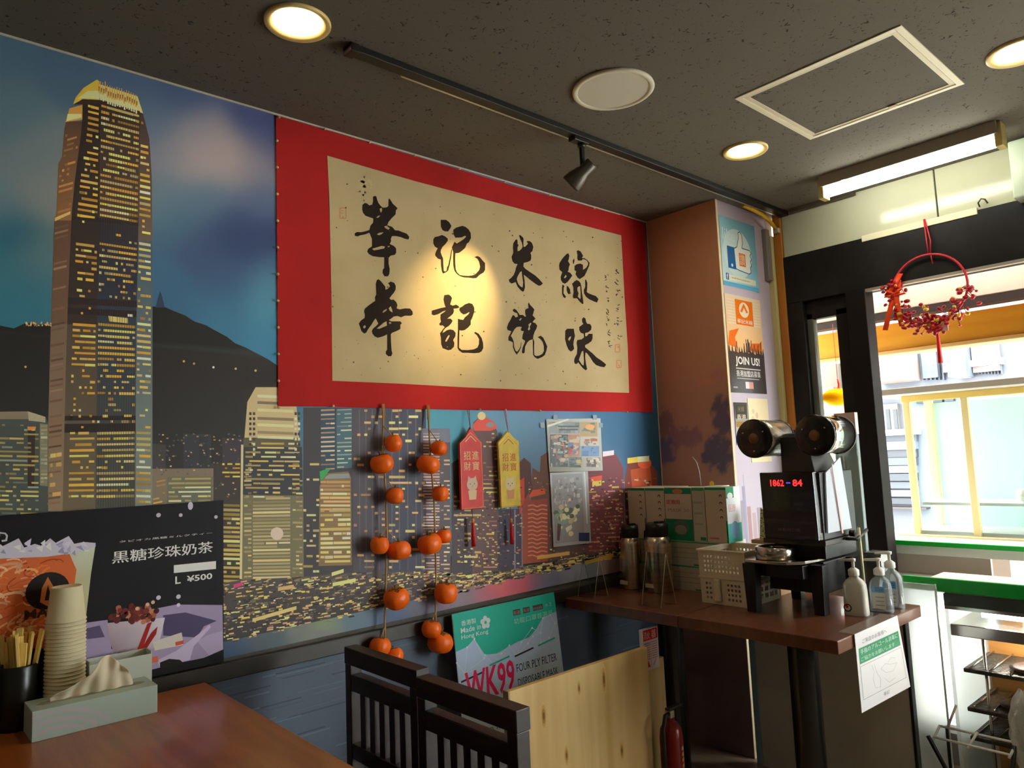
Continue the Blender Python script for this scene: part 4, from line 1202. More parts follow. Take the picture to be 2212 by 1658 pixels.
cell(1186, 911, 1252, 936, 26, [(130, 140, 140), (150, 160, 160), (110, 116, 116)])
pr.rect(1205, 919, 1250, 922, (50, 52, 54), 6)
pr.rect(1207, 926, 1248, 929, (50, 52, 54), 6)
cell(1253, 911, 1290, 942, 14, [(130, 150, 150), (176, 150, 110), (110, 130, 130)])
pr.disc(1274, 922, 10, (222, 166, 100), 6, 12, 6)
cell(1188, 938, 1227, 1008, 60, cols)
cell(1228, 938, 1252, 985, 30, [(176, 120, 90), (90, 110, 176), (196, 176, 150), (50, 50, 60)])
pr.rect(1228, 968, 1235, 980, (196, 40, 36), 6)
cell(1254, 944, 1293, 962, 20, [(196, 190, 180), (176, 110, 80), (130, 140, 140)])
cell(1255, 963, 1294, 985, 14, [(100, 130, 176), (120, 150, 190), (84, 110, 160)])
cell(1228, 987, 1256, 1009, 20, [(110, 120, 120), (190, 170, 110), (60, 70, 70)])
cell(1259, 988, 1297, 1008, 24, [(176, 170, 160), (110, 100, 96), (206, 200, 190)])
pr.poly([(1181, 918), (1226, 904), (1230, 906), (1182, 923)], (240, 236, 210), 7)
pr.build('printed_photos', INK_GLOSS, t)['kind'] = 'stuff'
tape = M('clear_tape', (190, 210, 220), .3, alpha=.45)
for (x, y) in ((1172, 918), (1298, 918), (1285, 901), (1200, 901)):
    q = ON(x, y, 1, -.008) - t.location
    MB().box((q.x - .012, q.y - .0006, q.z - .010), (q.x + .012, q.y, q.z + .010)).build('tape', tape, t)
t, mp = wall_sheet('flower_leaflet', 'narrow leaflet in a clear sleeve with pale flowers below the photo collage', 'leaflet', [(1188, 1021), (1270, 1017), (1277, 1172), (1196, 1181)], .005, (186, 184, 186), .0014,
                   M('sleeve_plastic', (190, 190, 194), .12, coat=.5))
pr = Print(mp, 1.25)
pr.poly([(1192, 1025), (1258, 1022), (1262, 1166), (1200, 1174)], (150, 148, 152), 1)
for k in range(50):
    x, y = rnd.uniform(1194, 1254), rnd.uniform(1026, 1085)
    pr.rect(x, y, x + rnd.uniform(2, 7), y + rnd.uniform(2, 10), rnd.choice([(176, 172, 176), (120, 116, 120), (196, 190, 196), (140, 136, 144)]), 2)
for k in range(60):
    x, y = rnd.gauss(1222, 14), rnd.gauss(1112, 16)
    if 1200 < x < 1254 and 1075 < y < 1160:
        pr.disc(x, y, rnd.uniform(2.5, 6), rnd.choice([(226, 214, 170), (236, 228, 196), (130, 170, 140), (90, 110, 90), (206, 190, 150)]), 3 + k % 3, 8)
pr.poly([(1221, 1140), (1234, 1132), (1236, 1140), (1224, 1150)], (240, 232, 200), 7)
pr.poly([(1204, 1130), (1212, 1132), (1208, 1168), (1203, 1166)], (90, 70, 60), 6)
pr.rect(1250, 1150, 1273, 1168, (56, 66, 110), 6)
pr.line([(1262, 1018), (1268, 1130)], 3, (214, 220, 226), 6)
pr.build('printed_flowers', INK_GLOSS, t)['kind'] = 'stuff'

# --- milk tea poster standing on the ledge
PX0, PX1, PZ0, PZ1, PY = .185, .778, .756, 1.2, -.012
t = thing('drink_poster', 'black bubble tea poster with white lettering standing on the ledge', 'poster', (PX0, PY, PZ0))
MB().box((0, -.001, 0), (PX1 - PX0, .002, PZ1 - PZ0)).build('sheet', M('poster_black_paper', (14, 12, 16), .45), t)


def mwp(px, py):
    q = ON(px, py, 1, PY)
    return (q.x - PX0, q.z - PZ0)


pr = Print(lambda u, v, l: (u, -.0012 - l, v), 1.35)


def pp(pts, col, layer):
    pr.poly([mwp(*p) for p in pts], col, layer)


nb = [(.1, .3, (16, 12, 16)), (.3, .4, (30, 20, 34)), (.35, .36, (38, 24, 42)), (.42, .42, (24, 20, 24)), (.55, .43, (26, 28, 28)), (.5, .3, (18, 18, 20)), (.45, .2, (30, 22, 40)), (.5, .16, (40, 30, 54)), (.38, .22, (16, 14, 16)), (.58, .2, (24, 24, 36)), (.3, .1, (40, 34, 50)), (.2, .25, (14, 10, 12))]
for i in range(24):
    for j in range(18):
        a, b = .593 * i / 24, .593 * (i + 1) / 24
        c_, d_ = .444 * j / 18, .444 * (j + 1) / 18
        pr.face([(a, c_), (b, c_), (b, d_), (a, d_)], [tuple(.5 * q for q in idw(nb, *p_)) for p_ in ((a, c_), (b, c_), (b, d_), (a, d_))], 0)
# purple cloth at the foot
pp([(180, 1345), (232, 1338), (240, 1400), (300, 1440), (200, 1452), (180, 1440)], [(150, 136, 166)] * 6, 1)
pp([(330, 1315), (380, 1305), (480, 1306), (482, 1402), (440, 1420), (380, 1432), (325, 1446), (320, 1400)], (148, 134, 164), 1)
pp([(352, 1328), (400, 1322), (468, 1340), (440, 1352), (425, 1376), (352, 1372)], (70, 60, 92), 2)
pp([(340, 1425), (380, 1405), (432, 1366), (452, 1348), (455, 1354), (418, 1395), (410, 1424), (345, 1442)], (186, 172, 200), 3)
pp([(345, 1430), (365, 1422), (388, 1424), (398, 1433), (345, 1444)], (24, 16, 20), 4)
pp([(425, 1384), (450, 1370), (480, 1362), (481, 1400), (452, 1415)], (166, 152, 182), 3)
pp([(180, 1358), (215, 1350), (226, 1375), (185, 1380)], (84, 72, 104), 2)
# bowl with beans
pp([(231, 1345), (356, 1333), (346, 1378), (332, 1400), (246, 1410), (238, 1390)], [(170, 150, 160), (206, 196, 206), (196, 186, 196), (166, 150, 160), (140, 120, 126), (150, 130, 140)], 4)
for k in range(90):
    a, b = rnd.gauss(292, 26), rnd.gauss(1325, 11)
    if ((a - 292) / 56) ** 2 + ((b - 1330) / 24) ** 2 < 1 and b < 1348:
        u, v = mwp(a, b)
        pr.disc(u, v, rnd.uniform(.005, .0085), rnd.choice([(84, 26, 22), (110, 40, 32), (60, 18, 18), (150, 84, 60), (176, 110, 84), (96, 30, 26)]), 5 + k % 3, 9)
for x in (296, 318, 330):
    u, v = mwp(x, 1300 + (330 - x) * .4)
    pr.disc(u, v, .005, (196, 160, 130), 8, 8)
pp([(318, 1346), (328, 1342), (306, 1404), (294, 1406)], (150, 24, 18), 8)
pp([(326, 1366), (340, 1352), (337, 1368), (312, 1406), (300, 1408)], (136, 20, 18), 8)
pp([(330, 1385), (392, 1365), (396, 1392), (334, 1404)], (196, 190, 180), 5)
pp([(378, 1386), (396, 1382), (396, 1390), (379, 1394)], (190, 70, 50), 6)
pp([(322, 1420), (340, 1416), (342, 1428), (324, 1432)], (190, 90, 60), 6)
# cup with ice and caramel swirls
pp([(-60, 1190), (206, 1176), (196, 1240), (184, 1345), (180, 1400), (-60, 1400)], [(160, 90, 50), (196, 206, 186), (176, 176, 140), (176, 176, 140), (150, 96, 60), (170, 70, 30)], 3)
pp([(-60, 1205), (150, 1196), (165, 1230), (140, 1400), (-60, 1400)], (190, 92, 44), 4)
for k in range(120):
    a, b = rnd.uniform(-40, 132), rnd.uniform(1208, 1388)
    u, v = mwp(a, b)
    w = rnd.uniform(.006, .03)
    q0 = rnd.uniform(0, 3.1)
    pr.line([(u + w * math.cos(q0 + s) * (1 + .3 * s), v + w * .8 * math.sin(q0 + s)) for s in (0, .5, 1, 1.5, 2)], rnd.uniform(.001, .006), rnd.choice([(216, 150, 100), (206, 110, 50), (150, 56, 20), (226, 170, 130), (176, 70, 26), (196, 140, 110)]), 5 + k % 3)
pp([(-60, 1196), (-5, 1184), (20, 1172), (40, 1162), (52, 1182), (75, 1174), (88, 1178), (108, 1162), (120, 1172), (148, 1157), (160, 1174), (180, 1170), (206, 1172), (206, 1180), (170, 1192), (100, 1202), (0, 1206), (-60, 1212)], (196, 190, 206), 8)
for k in range(26):
    a = rnd.uniform(-20, 190)
    b = 1186 + rnd.uniform(-14, 10)
    pp([(a, b), (a + rnd.uniform(6, 18), b - rnd.uniform(0, 12)), (a + rnd.uniform(8, 20), b + rnd.uniform(2, 10))], rnd.choice([(226, 222, 232), (166, 160, 190), (206, 200, 216), (140, 140, 170)]), 9)
u, v = mwp(103, 1275)
pr.disc(u, v, .046, (26, 18, 16), 9, 26, .044)
pp([(86, 1300), (90, 1270), (103, 1245), (116, 1268), (130, 1262), (128, 1300), (110, 1312)], (176, 100, 50), 10)
pp([(96, 1296), (103, 1262), (112, 1296)], (26, 18, 16), 11)
pr.text('MAX', *mwp(52, 1338), .075, .022, (60, 34, 26), 10, .03)
pp([(-2, 1148), (12, 1150), (17, 1156), (15, 1168), (4, 1170)], (190, 190, 196), 4)
pp([(0, 1152), (10, 1153), (13, 1158), (11, 1165), (2, 1166)], (16, 14, 18), 5)
for x, y, r_ in ((342, 1112, .006), (390, 1112, .005), (411, 1092, .007), (466, 1116, .005), (342, 1290, .006), (385, 1288, .006), (385, 1306, .005)):
    u, v = mwp(x, y)
    pr.disc(u, v, r_, (196, 190, 206), 4, 10, r_ * (1.6 if y < 1100 else 1))
WH = (222, 222, 214)


def wtext(s, bl, tr_, layer=6, bold=.0, col=WH):
    a, b = mwp(*bl), mwp(*tr_)
    pr.text(s, a[0], a[1], b[0] - a[0], b[1] - a[1], col, layer, bold)


wtext('タピオカ黒糖ミルクティー', (257, 1172), (458, 1148), 6, .006, (226, 226, 220))
wtext('黒糖珍珠奶茶', (242, 1217), (459, 1168), 6, .022)
pp([(375, 1220), (466, 1211), (466, 1228), (375, 1237)], (226, 226, 214), 6)
wtext('L', (378, 1261), (390, 1243), 6, .02)
wtext('¥500', (403, 1257), (458, 1236), 6, .02)
pr.build('printed_picture', INK, t)

# --- mask advertising card leaning on the wall below the ledge
lean = math.radians(6.4)
PW, PH = .495, .47
t = thing('mask_advert_card', 'teal and blue advertising card reading WK99 leaning on the lower wall', 'advert card', (1.545, -.098, .292), rot=(lean * -1, 0, 0))
MB().box((0, 0, 0), (PW, .004, PH)).build('sheet', M('card_white', (196, 204, 214), .5), t)
pr = Print(lambda u, v, l: (u, -.0004 - l, v), 1.0)
pr.grad(0, 0, PW, PH, (206, 222, 236), (158, 180, 214), 0)
TE = (16, 172, 148)
pr.poly([(0, PH), (0, PH - .125), (.05, PH - .118), (.085, PH - .098), (.125, PH - .16), (.18, PH - .165), (.28, PH - .145), (.34, PH - .14), (.38, PH - .118), (.42, PH - .083), (PW, PH - .072), (PW, PH)], TE, 1)
net = [(.0, .31), (.03, .27), (.05, .35), (.085, .372), (.12, .30), (.03, .27), (.16, .27), (.125, .31), (.2, .30), (.24, .32), (.27, .28), (.33, .31), (.36, .33), (.40, .335), (.395, .30), (.44, .31), (.48, .355), (.46, .39), (.42, .385), (.40, .335), (.36, .36), (.30, .32), (.27, .28)]
pr.line(net, .0016, (206, 216, 226), 2)
for p_ in net:
    pr.disc(p_[0], p_[1], .004, (214, 222, 230), 3, 8)
for x0, z0, x1, c_ in ((.01, .245, .11, (40, 40, 60)), (.14, .272, .235, TE), (.26, .278, .355, (50, 44, 60)), (.38, .292, .47, TE)):
    pr.line([(x0, z0), (x1, z0 + .012)], .006, c_, 4)
WT = (206, 220, 216)
pr.text('香港製', .035, PH - .047, .065, .018, WT, 3, .01)
pr.text('Made in', .03, PH - .070, .09, .018, WT, 3, .006)
pr.text('Hong Kong', .03, PH - .094, .12, .018, WT, 3, .006)
for k in range(5):
    a = PI / 2 + k * 2 * PI / 5
    pr.disc(.142 + .014 * math.cos(a), PH - .052 + .014 * math.sin(a), .0095, WT, 3, 10)
for x, w in ((.275, .036), (.325, .034), (.375, .052)):
    pr.rect(x, PH - .052, x + w, PH - .032, (70, 50, 50), 2)
    pr.text('製造' if w < .05 else 'mask', x + .002, PH - .049, w - .004, .013, (150, 130, 120), 3)
pr.text('水 芝', .44, PH - .047, .036, .013, (160, 206, 190), 3)
pr.text('功能口罩首選品', .275, PH - .083, .20, .020, (150, 206, 186), 3)
pr.text('WK99', .022, .168, .225, .104, (226, 24, 90), 5, .02, .06)
pr.text('FOUR PLY FILTER', .262, .222, .205, .028, (60, 66, 84), 5)
pr.text('DISPOSABLE MASK', .262, .172, .205, .028, (60, 66, 84), 5)
pr.text('Nano filter', .05, .06, .16, .02, (60, 70, 80), 4)
pr.build('printed_design', INK, t)

# ================================================================== posters on the column
CF = COLY - .0015


def colposter(name, label, x0, z0, x1, z1, col, gloss=INK_GLOSS):
    t = thing(name, label, 'poster', (x0, CF - .0002, z0))
    MB().box((0, -.0015, 0), (x1 - x0, 0, z1 - z0)).build('sheet', M('sheet_' + name, col, .4), t)
    return t, Print(lambda u, v, l: (u, -.0017 - l, v), 1.0), x1 - x0, z1 - z0


t, pr, w, hh = colposter('like_poster', 'light blue thumbs up poster, topmost on the column', 2.848, 2.013, 3.15, 2.334, (176, 210, 220))
pr.face([(0, 0), (w, 0), (w, hh), (0, hh)], [(196, 216, 214), (130, 190, 206), (96, 156, 176), (140, 190, 200)], 0)
pr.disc(w * .45, hh * .5, w * .40, (196, 216, 212), 1, 24, hh * .36)
pr.rect(0, 0, w, hh * .06, (96, 170, 200), 2)
pr.text('like', w * .06, hh * .66, w * .34, hh * .17, (206, 222, 226), 3)
NB = (30, 66, 110)
th = [(.34, .28), (.34, .56), (.44, .60), (.50, .74), (.50, .82), (.55, .84), (.60, .80), (.61, .68), (.58, .60), (.80, .60), (.84, .56), (.80, .52), (.84, .47), (.80, .43), (.83, .38), (.79, .34), (.80, .27), (.74, .24), (.46, .26)]
pr.poly([(u * w, v * hh) for u, v in th], (226, 226, 214), 3)
pr.line([(u * w, v * hh) for u, v in th + th[:1]], .004, NB, 4)
pr.poly([(.16 * w, .26 * hh), (.16 * w, .58 * hh), (.36 * w, .58 * hh), (.38 * w, .26 * hh)], (20, 92, 150), 5)
pr.disc(.27 * w, .31 * hh, .008, (226, 226, 220), 6, 8)
pr.rect(.48 * w, .33 * hh, .66 * w, .52 * hh, (226, 110, 40), 5)
pr.text('讚', .495 * w, .345 * hh, .15 * w, .16 * hh, (236, 200, 160), 6, .01)
pr.rect(.14 * w, .085 * hh, .92 * w, .165 * hh, (222, 216, 186), 3)
pr.rect(.08 * w, .085 * hh, .155 * w, .18 * hh, (50, 84, 150), 4)
pr.text('f', .10 * w, .095 * hh, .035 * w, .075 * hh, (230, 230, 230), 5, .02)
pr.text('wahkeejapan', .22 * w, .108 * hh, .52 * w, .036 * hh, (110, 100, 90), 4)
pr.build('printed_design', INK_GLOSS, t)

t, pr, w, hh = colposter('join_us_poster', 'orange and dark grey JOIN US poster in the middle of the column', 2.848, 1.531, 3.15, 1.975, (222, 190, 150))
pr.grad(0, hh * .38, w, hh, (232, 176, 110), (226, 200, 166), 0)
for k in range(9):
    z = hh * (.70 + .03 * k)
    pr.rect(w * .05, z, w * .97, z + hh * .013, (226, 206, 176), 1)
pr.rect(w * .27, hh * .70, w * .76, hh * .96, (226, 112, 24), 3)
pr.disc(w * .51, hh * .86, w * .14, (226, 206, 176), 4, 22, hh * .08)
pr.poly([(.40 * w, .84 * hh), (.51 * w, .93 * hh), (.62 * w, .84 * hh), (.57 * w, .83 * hh), (.51 * w, .885 * hh), (.45 * w, .83 * hh)], (226, 112, 24), 5)
pr.text('華記米線', w * .30, hh * .715, w * .43, hh * .045, (232, 214, 190), 4, .02)
crowd = [(0, hh * .45)]
x = 0.0
while x < w:
    crowd += [(x, hh * rnd.uniform(.40, .44)), (x + .004, hh * rnd.uniform(.45, .50)), (x + .010, hh * rnd.uniform(.44, .49)), (x + .014, hh * .42)]
    x += rnd.uniform(.018, .03)
crowd += [(w, hh * .44), (w, 0), (0, 0)]
pr.poly([(.0, hh * .48), (.02, hh * .62), (.10, hh * .66), (.06, hh * .56), (.08, hh * .45)], (226, 110, 30), 2)
pr.poly([(.17, hh * .45), (.20, hh * .52), (.27, hh * .53), (.29, hh * .56), (.28, hh * .42)], (216, 104, 36), 2)
pr.poly(crowd, (66, 58, 56), 3)
for k in range(12):
    x = rnd.uniform(.02, w - .02)
    pr.line([(x, hh * .42), (x + rnd.uniform(-.01, .01), hh * rnd.uniform(.5, .58))], .006, (60, 52, 50), 3)
pr.text('JOIN US!', w * .17, hh * .265, w * .68, hh * .105, (226, 222, 214), 5, .025)
pr.rect(w * .17, hh * .242, w * .86, hh * .252, (206, 200, 196), 5)
pr.text('香港加盟店募集', w * .17, hh * .165, w * .68, hh * .065, (206, 202, 198), 5, .015)
pr.rect(w * .18, hh * .142, w * .80, hh * .150, (176, 170, 166), 5)
pr.rect(w * .40, hh * .045, w * .62, hh * .115, (206, 196, 196), 5)
pr.rect(w * .50, hh * .045, w * .62, hh * .115, (196, 130, 120), 6)
pr.rect(w * .06, hh * .045, w * .18, hh * .06, (160, 154, 150), 5)
pr.build('printed_design', INK_GLOSS, t)

t, pr, w, hh = colposter('small_menu_poster', 'small dark food poster below the JOIN US poster', 2.862, 1.30, 2.968, 1.487, (70, 60, 46))
pr.grad(0, 0, w, hh, (206, 206, 200), (52, 46, 36), 0)
pr.rect(w * .05, hh * .62, w * .95, hh * .95, (56, 50, 40), 1)
pr.text('米線', w * .25, hh * .78, w * .5, hh * .13, (130, 116, 90), 2)
pr.text('香港', w * .15, hh * .60, w * .7, hh * .12, (214, 200, 170), 2, .02)
pr.rect(w * .05, hh * .42, w * .95, hh * .55, (150, 116, 50), 1)
for k in range(20):
    pr.disc(rnd.uniform(.1, .9) * w, rnd.uniform(.08, .4) * hh, .006, rnd.choice([(216, 220, 216), (170, 180, 170), (140, 150, 130)]), 2, 8)
pr.build('printed_design', INK_GLOSS, t)
t, pr, w, hh = colposter('cream_notice', 'plain cream sheet of paper on the column beside the small dark poster', 2.976, 1.22, 3.15, 1.508, (222, 206, 164))
for k in range(7):
    pr.disc(.05 + rnd.uniform(-.02, .02), hh * .7 + rnd.uniform(-.03, .03), .012, (214, 186, 160), 1, 10)
pr.build('printed_design', INK_GLOSS, t)
struct('trim_4', MB().box((COLX - .004, COLY - .004, 0.0), (COLX + .012, COLY - .0008, ZC - .001)), M('corner_guard_cream', (214, 196, 160), .45), label='cream corner guard strip on the column edge')

# ================================================================== dining table on the left
table_wood = M('orange_brown_table', (176, 98, 42), .28, wood=((150, 78, 30), (26, 2.2, 8)), coat=.25)
dark_wood = M('dark_chair_wood', (44, 26, 18), .38, wood=((30, 18, 13), (12, 12, 60)))
t = thing('dining_table', 'orange brown wooden dining table at the bottom left corner', 'table', (.359, -.62, 0))
MB().box((-.359, -.58, .69), (.359, .58, .72)).build('table_top', table_wood, t, .003)
for sx in (-1, 1):
    for sy in (-1, 1):
        MB().box((sx * .31 - .025, sy * .53 - .025, 0), (sx * .31 + .025, sy * .53 + .025, .69)).build('leg', dark_wood, t, .003)

# tissue box
tb = thing('tissue_box', 'pale green tissue box with a grey arc pattern on the table', 'tissue box', (.425, -.1535, .72))
TBW, TBD, TBH = .253, .103, .064
MB().box((-TBW / 2, -TBD / 2, 0), (TBW / 2, TBD / 2, TBH)).build('carton', M('tissue_carton', (178, 196, 184), .55), tb, .0015)
pr = Print(lambda u, v, l: (u - TBW / 2, -TBD / 2 - .0005 - l, v), 1.0)
for k in range(7):
    R0, R1 = .145 - k * .017, .145 - k * .017 - .009
    cx0, cy0 = .045, -.085
    pts = []
    n = 26
    for i in range(n + 1):
        a = PI * i / n
        pts.append((a,))
    seg = [(cx0 + R0 * math.cos(PI * i / 40), cy0 + R0 * math.sin(PI * i / 40), cx0 + R1 * math.cos(PI * i / 40), cy0 + R1 * math.sin(PI * i / 40)) for i in range(41)]
    for a, b in zip(seg[:-1], seg[1:]):
        q_ = [(a[0], a[1]), (a[2], a[3]), (b[2], b[3]), (b[0], b[1])]
        if all(0 <= u <= TBW and 0 <= v <= TBH for u, v in q_):
            pr.face(q_, (196, 190, 194), 1)
pr.build('printed_arcs', INK, tb)
MB().prism([(-.10, -.012), (.10, -.012), (.112, 0), (.10, .012), (-.10, .012), (-.112, 0)], TBH + .0001, TBH + .0006).build('opening', M('slot_shadow_paper', (150, 146, 120), .7), tb)
m = MB()
nu, nv = 36, 14
gv = []
for j in range(nv + 1):
    for i in range(nu + 1):
        u, v = i / nu, j / nv
        x = -.085 + .17 * u
        top = .012 + .062 * math.sin(PI * min(1, max(0, (u + .06) * .82))) ** 1.1 * (0.55 + .75 * u) * (1 - .15 * math.sin(9 * u))
        z = TBH + v * top
        y = .010 * math.sin(6.5 * u + 3 * v) * (.3 + v) + .006 * math.sin(17 * u + 5 * v) * v - .016 * v * v + .004 * math.sin(31 * u)
        gv.append((x + .018 * v * v * math.sin(4 * u), y, z))
m.add(gv, [(j * (nu + 1) + i, j * (nu + 1) + i + 1, (j + 1) * (nu + 1) + i + 1, (j + 1) * (nu + 1) + i) for j in range(nv) for i in range(nu)], True)
ts = m.build('tissue', M('tissue_paper', (226, 212, 184), .9, sss=.15), tb, sub=1)
sol = ts.modifiers.new('s', 'SOLIDIFY')
sol.thickness = .0012

# open white carton behind it
wb = thing('white_carton', 'small open white carton standing against the wall behind the tissue box', 'carton', (.502, -.062, .72))
cw_, cd_, chh = .070, .023, .118
wm = M('white_card', (196, 200, 186), .6)
MB().box((-cw_, -cd_, 0), (cw_, -cd_ + .002, chh - .006)).build('side', wm, wb)
MB().box((-cw_, cd_ - .002, 0), (cw_, cd_, chh)).build('side', wm, wb)
MB().box((-cw_, -cd_ + .002, 0), (-cw_ + .002, cd_ - .002, chh)).build('side', wm, wb)
MB().box((cw_ - .002, -cd_ + .002, 0), (cw_, cd_ - .002, chh)).build('side', wm, wb)
MB().box((-cw_, -cd_, 0), (cw_, cd_, .002)).build('bottom', wm, wb)
MB().box((.02, -cd_ - .0006, .04), (cw_ - .004, -cd_ - .0001, .044)).build('print_line', M('print_teal', (120, 150, 140), .6), wb)

# black holder with wrapped chopsticks
hx_, hy_ = .292, -.0602
hl = thing('chopstick_holder', 'black cylindrical holder full of wooden chopsticks at the left edge', 'holder', (hx_, hy_, .72))
MB().lathe([(.0001, .004), (.036, .004), (.036, .138), (.0385, .141), (.040, .138), (.0395, .004), (.038, 0), (.0001, 0)], n=40).build('cup_body', M('black_plastic', (22, 22, 20), .3), hl)
stick = MB().hexa([(-.0042, -.002, 0), (.0042, -.002, 0), (.0042, .002, 0), (-.0042, .002, 0), (-.0064, -.0028, .205), (.0064, -.0028, .205), (.0064, .0028, .205), (-.0064, .0028, .205)]).mesh('chopstick')
stick.materials.append(M('pale_bamboo', (240, 214, 130), .6, noise=(40, (230, 194, 104), .4, .6, (1, 1, .1))))
rs = random.Random(3)
for k in range(30):
    a, r_ = rs.uniform(0, 6.28), .027 * math.sqrt(rs.random())
    o = bpy.data.objects.new('chopstick', stick)
    COL.objects.link(o)
    tag(o, 'pale wooden chopsticks standing in the black holder', 'chopstick', 'chopsticks in the black holder')
    o.location = (hx_ - r_ * math.cos(a) * .5, hy_ - r_ * math.sin(a) * .5, .7255)
    lx, ly = .26 * r_ / .027 * math.cos(a), .10 * r_ / .027 * math.sin(a)
    o.rotation_euler = (-ly, lx, rs.uniform(0, 3))
    o.scale = (1, 1, rs.uniform(.90, 1.06))

# upside-down paper cups, one inside the other
cupm = MB().lathe([(.0001, .078), (.030, .078), (.0315, .080), (.0328, .078), (.0405, .004), (.0425, .0035), (.0432, .0018), (.0425, 0), (.0408, .0006), (.0395, .003), (.0318, .074), (.0001, .074)], n=36).mesh('paper_cup')
cupm.materials.append(M('cream_paper_cup', (226, 214, 176), .55))
NC = 27
for k in range(NC):
    o = bpy.data.objects.new('paper_cup', cupm)
    COL.objects.link(o)
    lb = 'cream paper cup, one of the hidden-rim cups nested in the tall stack'
    if k == NC - 1:
        lb = 'topmost cream paper cup of the upside-down stack on the table'
    elif k == 0:
        lb = 'bottom cream paper cup of the upside-down stack on the table'
    else:
        lb = 'cream paper cups nested between the top and bottom of the stack'
    tag(o, lb, 'cup', 'stacked paper cups on the table')
    o.location = (.381 + rs.uniform(-.0006, .0006), -.084 + rs.uniform(-.0006, .0006), .7203 + k * .00868)

# ================================================================== chairs
def chair(label, x, y, rz=0.0):
    """back plane at local x = 0, seat towards -x"""
    t = thing('dining_chair', label, 'chair', (x, y, 0), rz, 'dark slatted dining chairs')
    w, d = .175, .036
    for s in (-1, 1):
        MB().box((0, s * w - (.03 if s > 0 else 0), 0), (d, s * w + (0 if s > 0 else .03), .737)).build('back_post', dark_wood, t, .002)
        MB().box((-.40, s * w - (.034 if s > 0 else 0), 0), (-.366, s * w + (0 if s > 0 else .034), .425)).build('front_leg', dark_wood, t, .002)
    MB().box((-.001, -w - .002, .737), (d + .002, w + .002, .782)).build('top_rail', dark_wood, t, .002)
    MB().box((.002, -w + .03, .668), (d - .002, w - .03, .712)).build('middle_rail', dark_wood, t, .002)
    MB().box((.002, -w + .03, .49), (d - .002, w - .03, .53)).build('lower_rail', dark_wood, t, .002)
    n = 6
    for i in range(1, n):
        yy = -w + .03 + (2 * w - .06) * i / n
        MB().box((.008, yy - .0125, .53), (d - .008, yy + .0125, .668)).build('slat', dark_wood, t)
    MB().box((-.41, -w - .004, .425), (.0, w + .004, .46)).build('seat', M('chair_seat_vinyl', (52, 40, 34), .45), t, .01)
    for s in (-1, 1):
        MB().box((-.366, s * w - (.026 if s > 0 else 0), .37), (0, s * w + (0 if s > 0 else .026), .425)).build('apron', dark_wood, t)
    return t


chair('dark wooden slatted dining chair nearest the mural wall', 1.03, -.411)
chair('dark wooden slatted dining chair in front of the pine board', 1.0, -.808)

# ================================================================== pine board and things under the counter
pine = M('pine_board', (206, 176, 116), .55, wood=((190, 156, 96), (14, 14, .9)))
t = thing('pine_partition', 'pale pine board partition standing between the chairs and the side tables', 'partition', (1.776, -.43, 0))
MB().box((-.324, -.010, 0), (.326, .010, .603)).build('board', pine, t, .002)
pr = Print(lambda u, v, l: (u, -.0103 - l, v))
for (x, z, rx, rz_) in ((-.19, .50, .014, .045), (-.03, .545, .008, .024), (.09, .545, .012, .05), (-.10, .36, .010, .03), (.16, .30, .012, .035), (.0, .2, .01, .03)):
    for k, c_ in enumerate(((196, 164, 102), (182, 146, 84), (156, 116, 60), (110, 78, 40))):
        q_ = 1 - k * .25
        pr.disc(x, z, rx * q_, c_, 1 + k, 16, rz_ * q_)
for k in range(9):
    x = .085 + k * .004
    pr.rect(x, .0, x + .004, .60, tuple(v - 16 * math.sin(PI * (k + 1) / 10) for v in (200, 168, 108)), 0)
pr.build('grain_marks', INK_MATT, t)['kind'] = 'stuff'
MB().box((-.330, -.012, .0), (-.324, .012, .604)).build('edge_band', M('pine_edge', (150, 128, 96), .6), t)
t2 = thing('pine_panel', 'narrow pine panel behind the fire extinguisher under the tables', 'panel', (2.165, -.402, 0))
MB().box((-.055, 0, 0), (.075, .014, .535)).build('board', pine, t2, .001)
MB().box((-.058, -.010, 0), (-.040, 0, .53)).build('batten', M('pine_batten', (222, 200, 148), .55), t2, .001)

ex = thing('fire_extinguisher', 'red fire extinguisher with black hose standing under the tables', 'fire extinguisher', (2.152, -.482, 0))
MB().lathe([(.0001, 0), (.038, 0), (.040, .006), (.040, .30), (.036, .325), (.024, .345), (.016, .35), (.016, .362), (.0001, .362)], n=28).build('cylinder', M('extinguisher_red', (122, 13, 11), .3), ex)
MB().box((-.012, -.012, .36), (.012, .012, .385)).build('valve', M('valve_steel', (190, 180, 150), .35, .4), ex, .002)
MB().box((-.014, -.010, .386), (.06, .010, .394)).build('handle', M('handle_black', (30, 30, 30), .4), ex, .002)
MB().tube([(-.01, -.004, .376), (-.038, -.01, .378), (-.056, -.012, .34), (-.056, -.01, .25), (-.052, -.006, .12)], .0075, 10).build('hose', M('hose_black', (20, 20, 20), .5), ex)
pr = Print(lambda u, v, l: (.0404 * math.sin(u) + l * math.sin(u), -.0404 * math.cos(u) - l * math.cos(u), v))
for k in range(12):
    pr.rect(.05, .05 + k * .019, .40, .062 + k * .019, rs.choice([(206, 200, 190), (206, 170, 80), (196, 190, 180)]), 1)
pr.build('label_print', INK, ex)

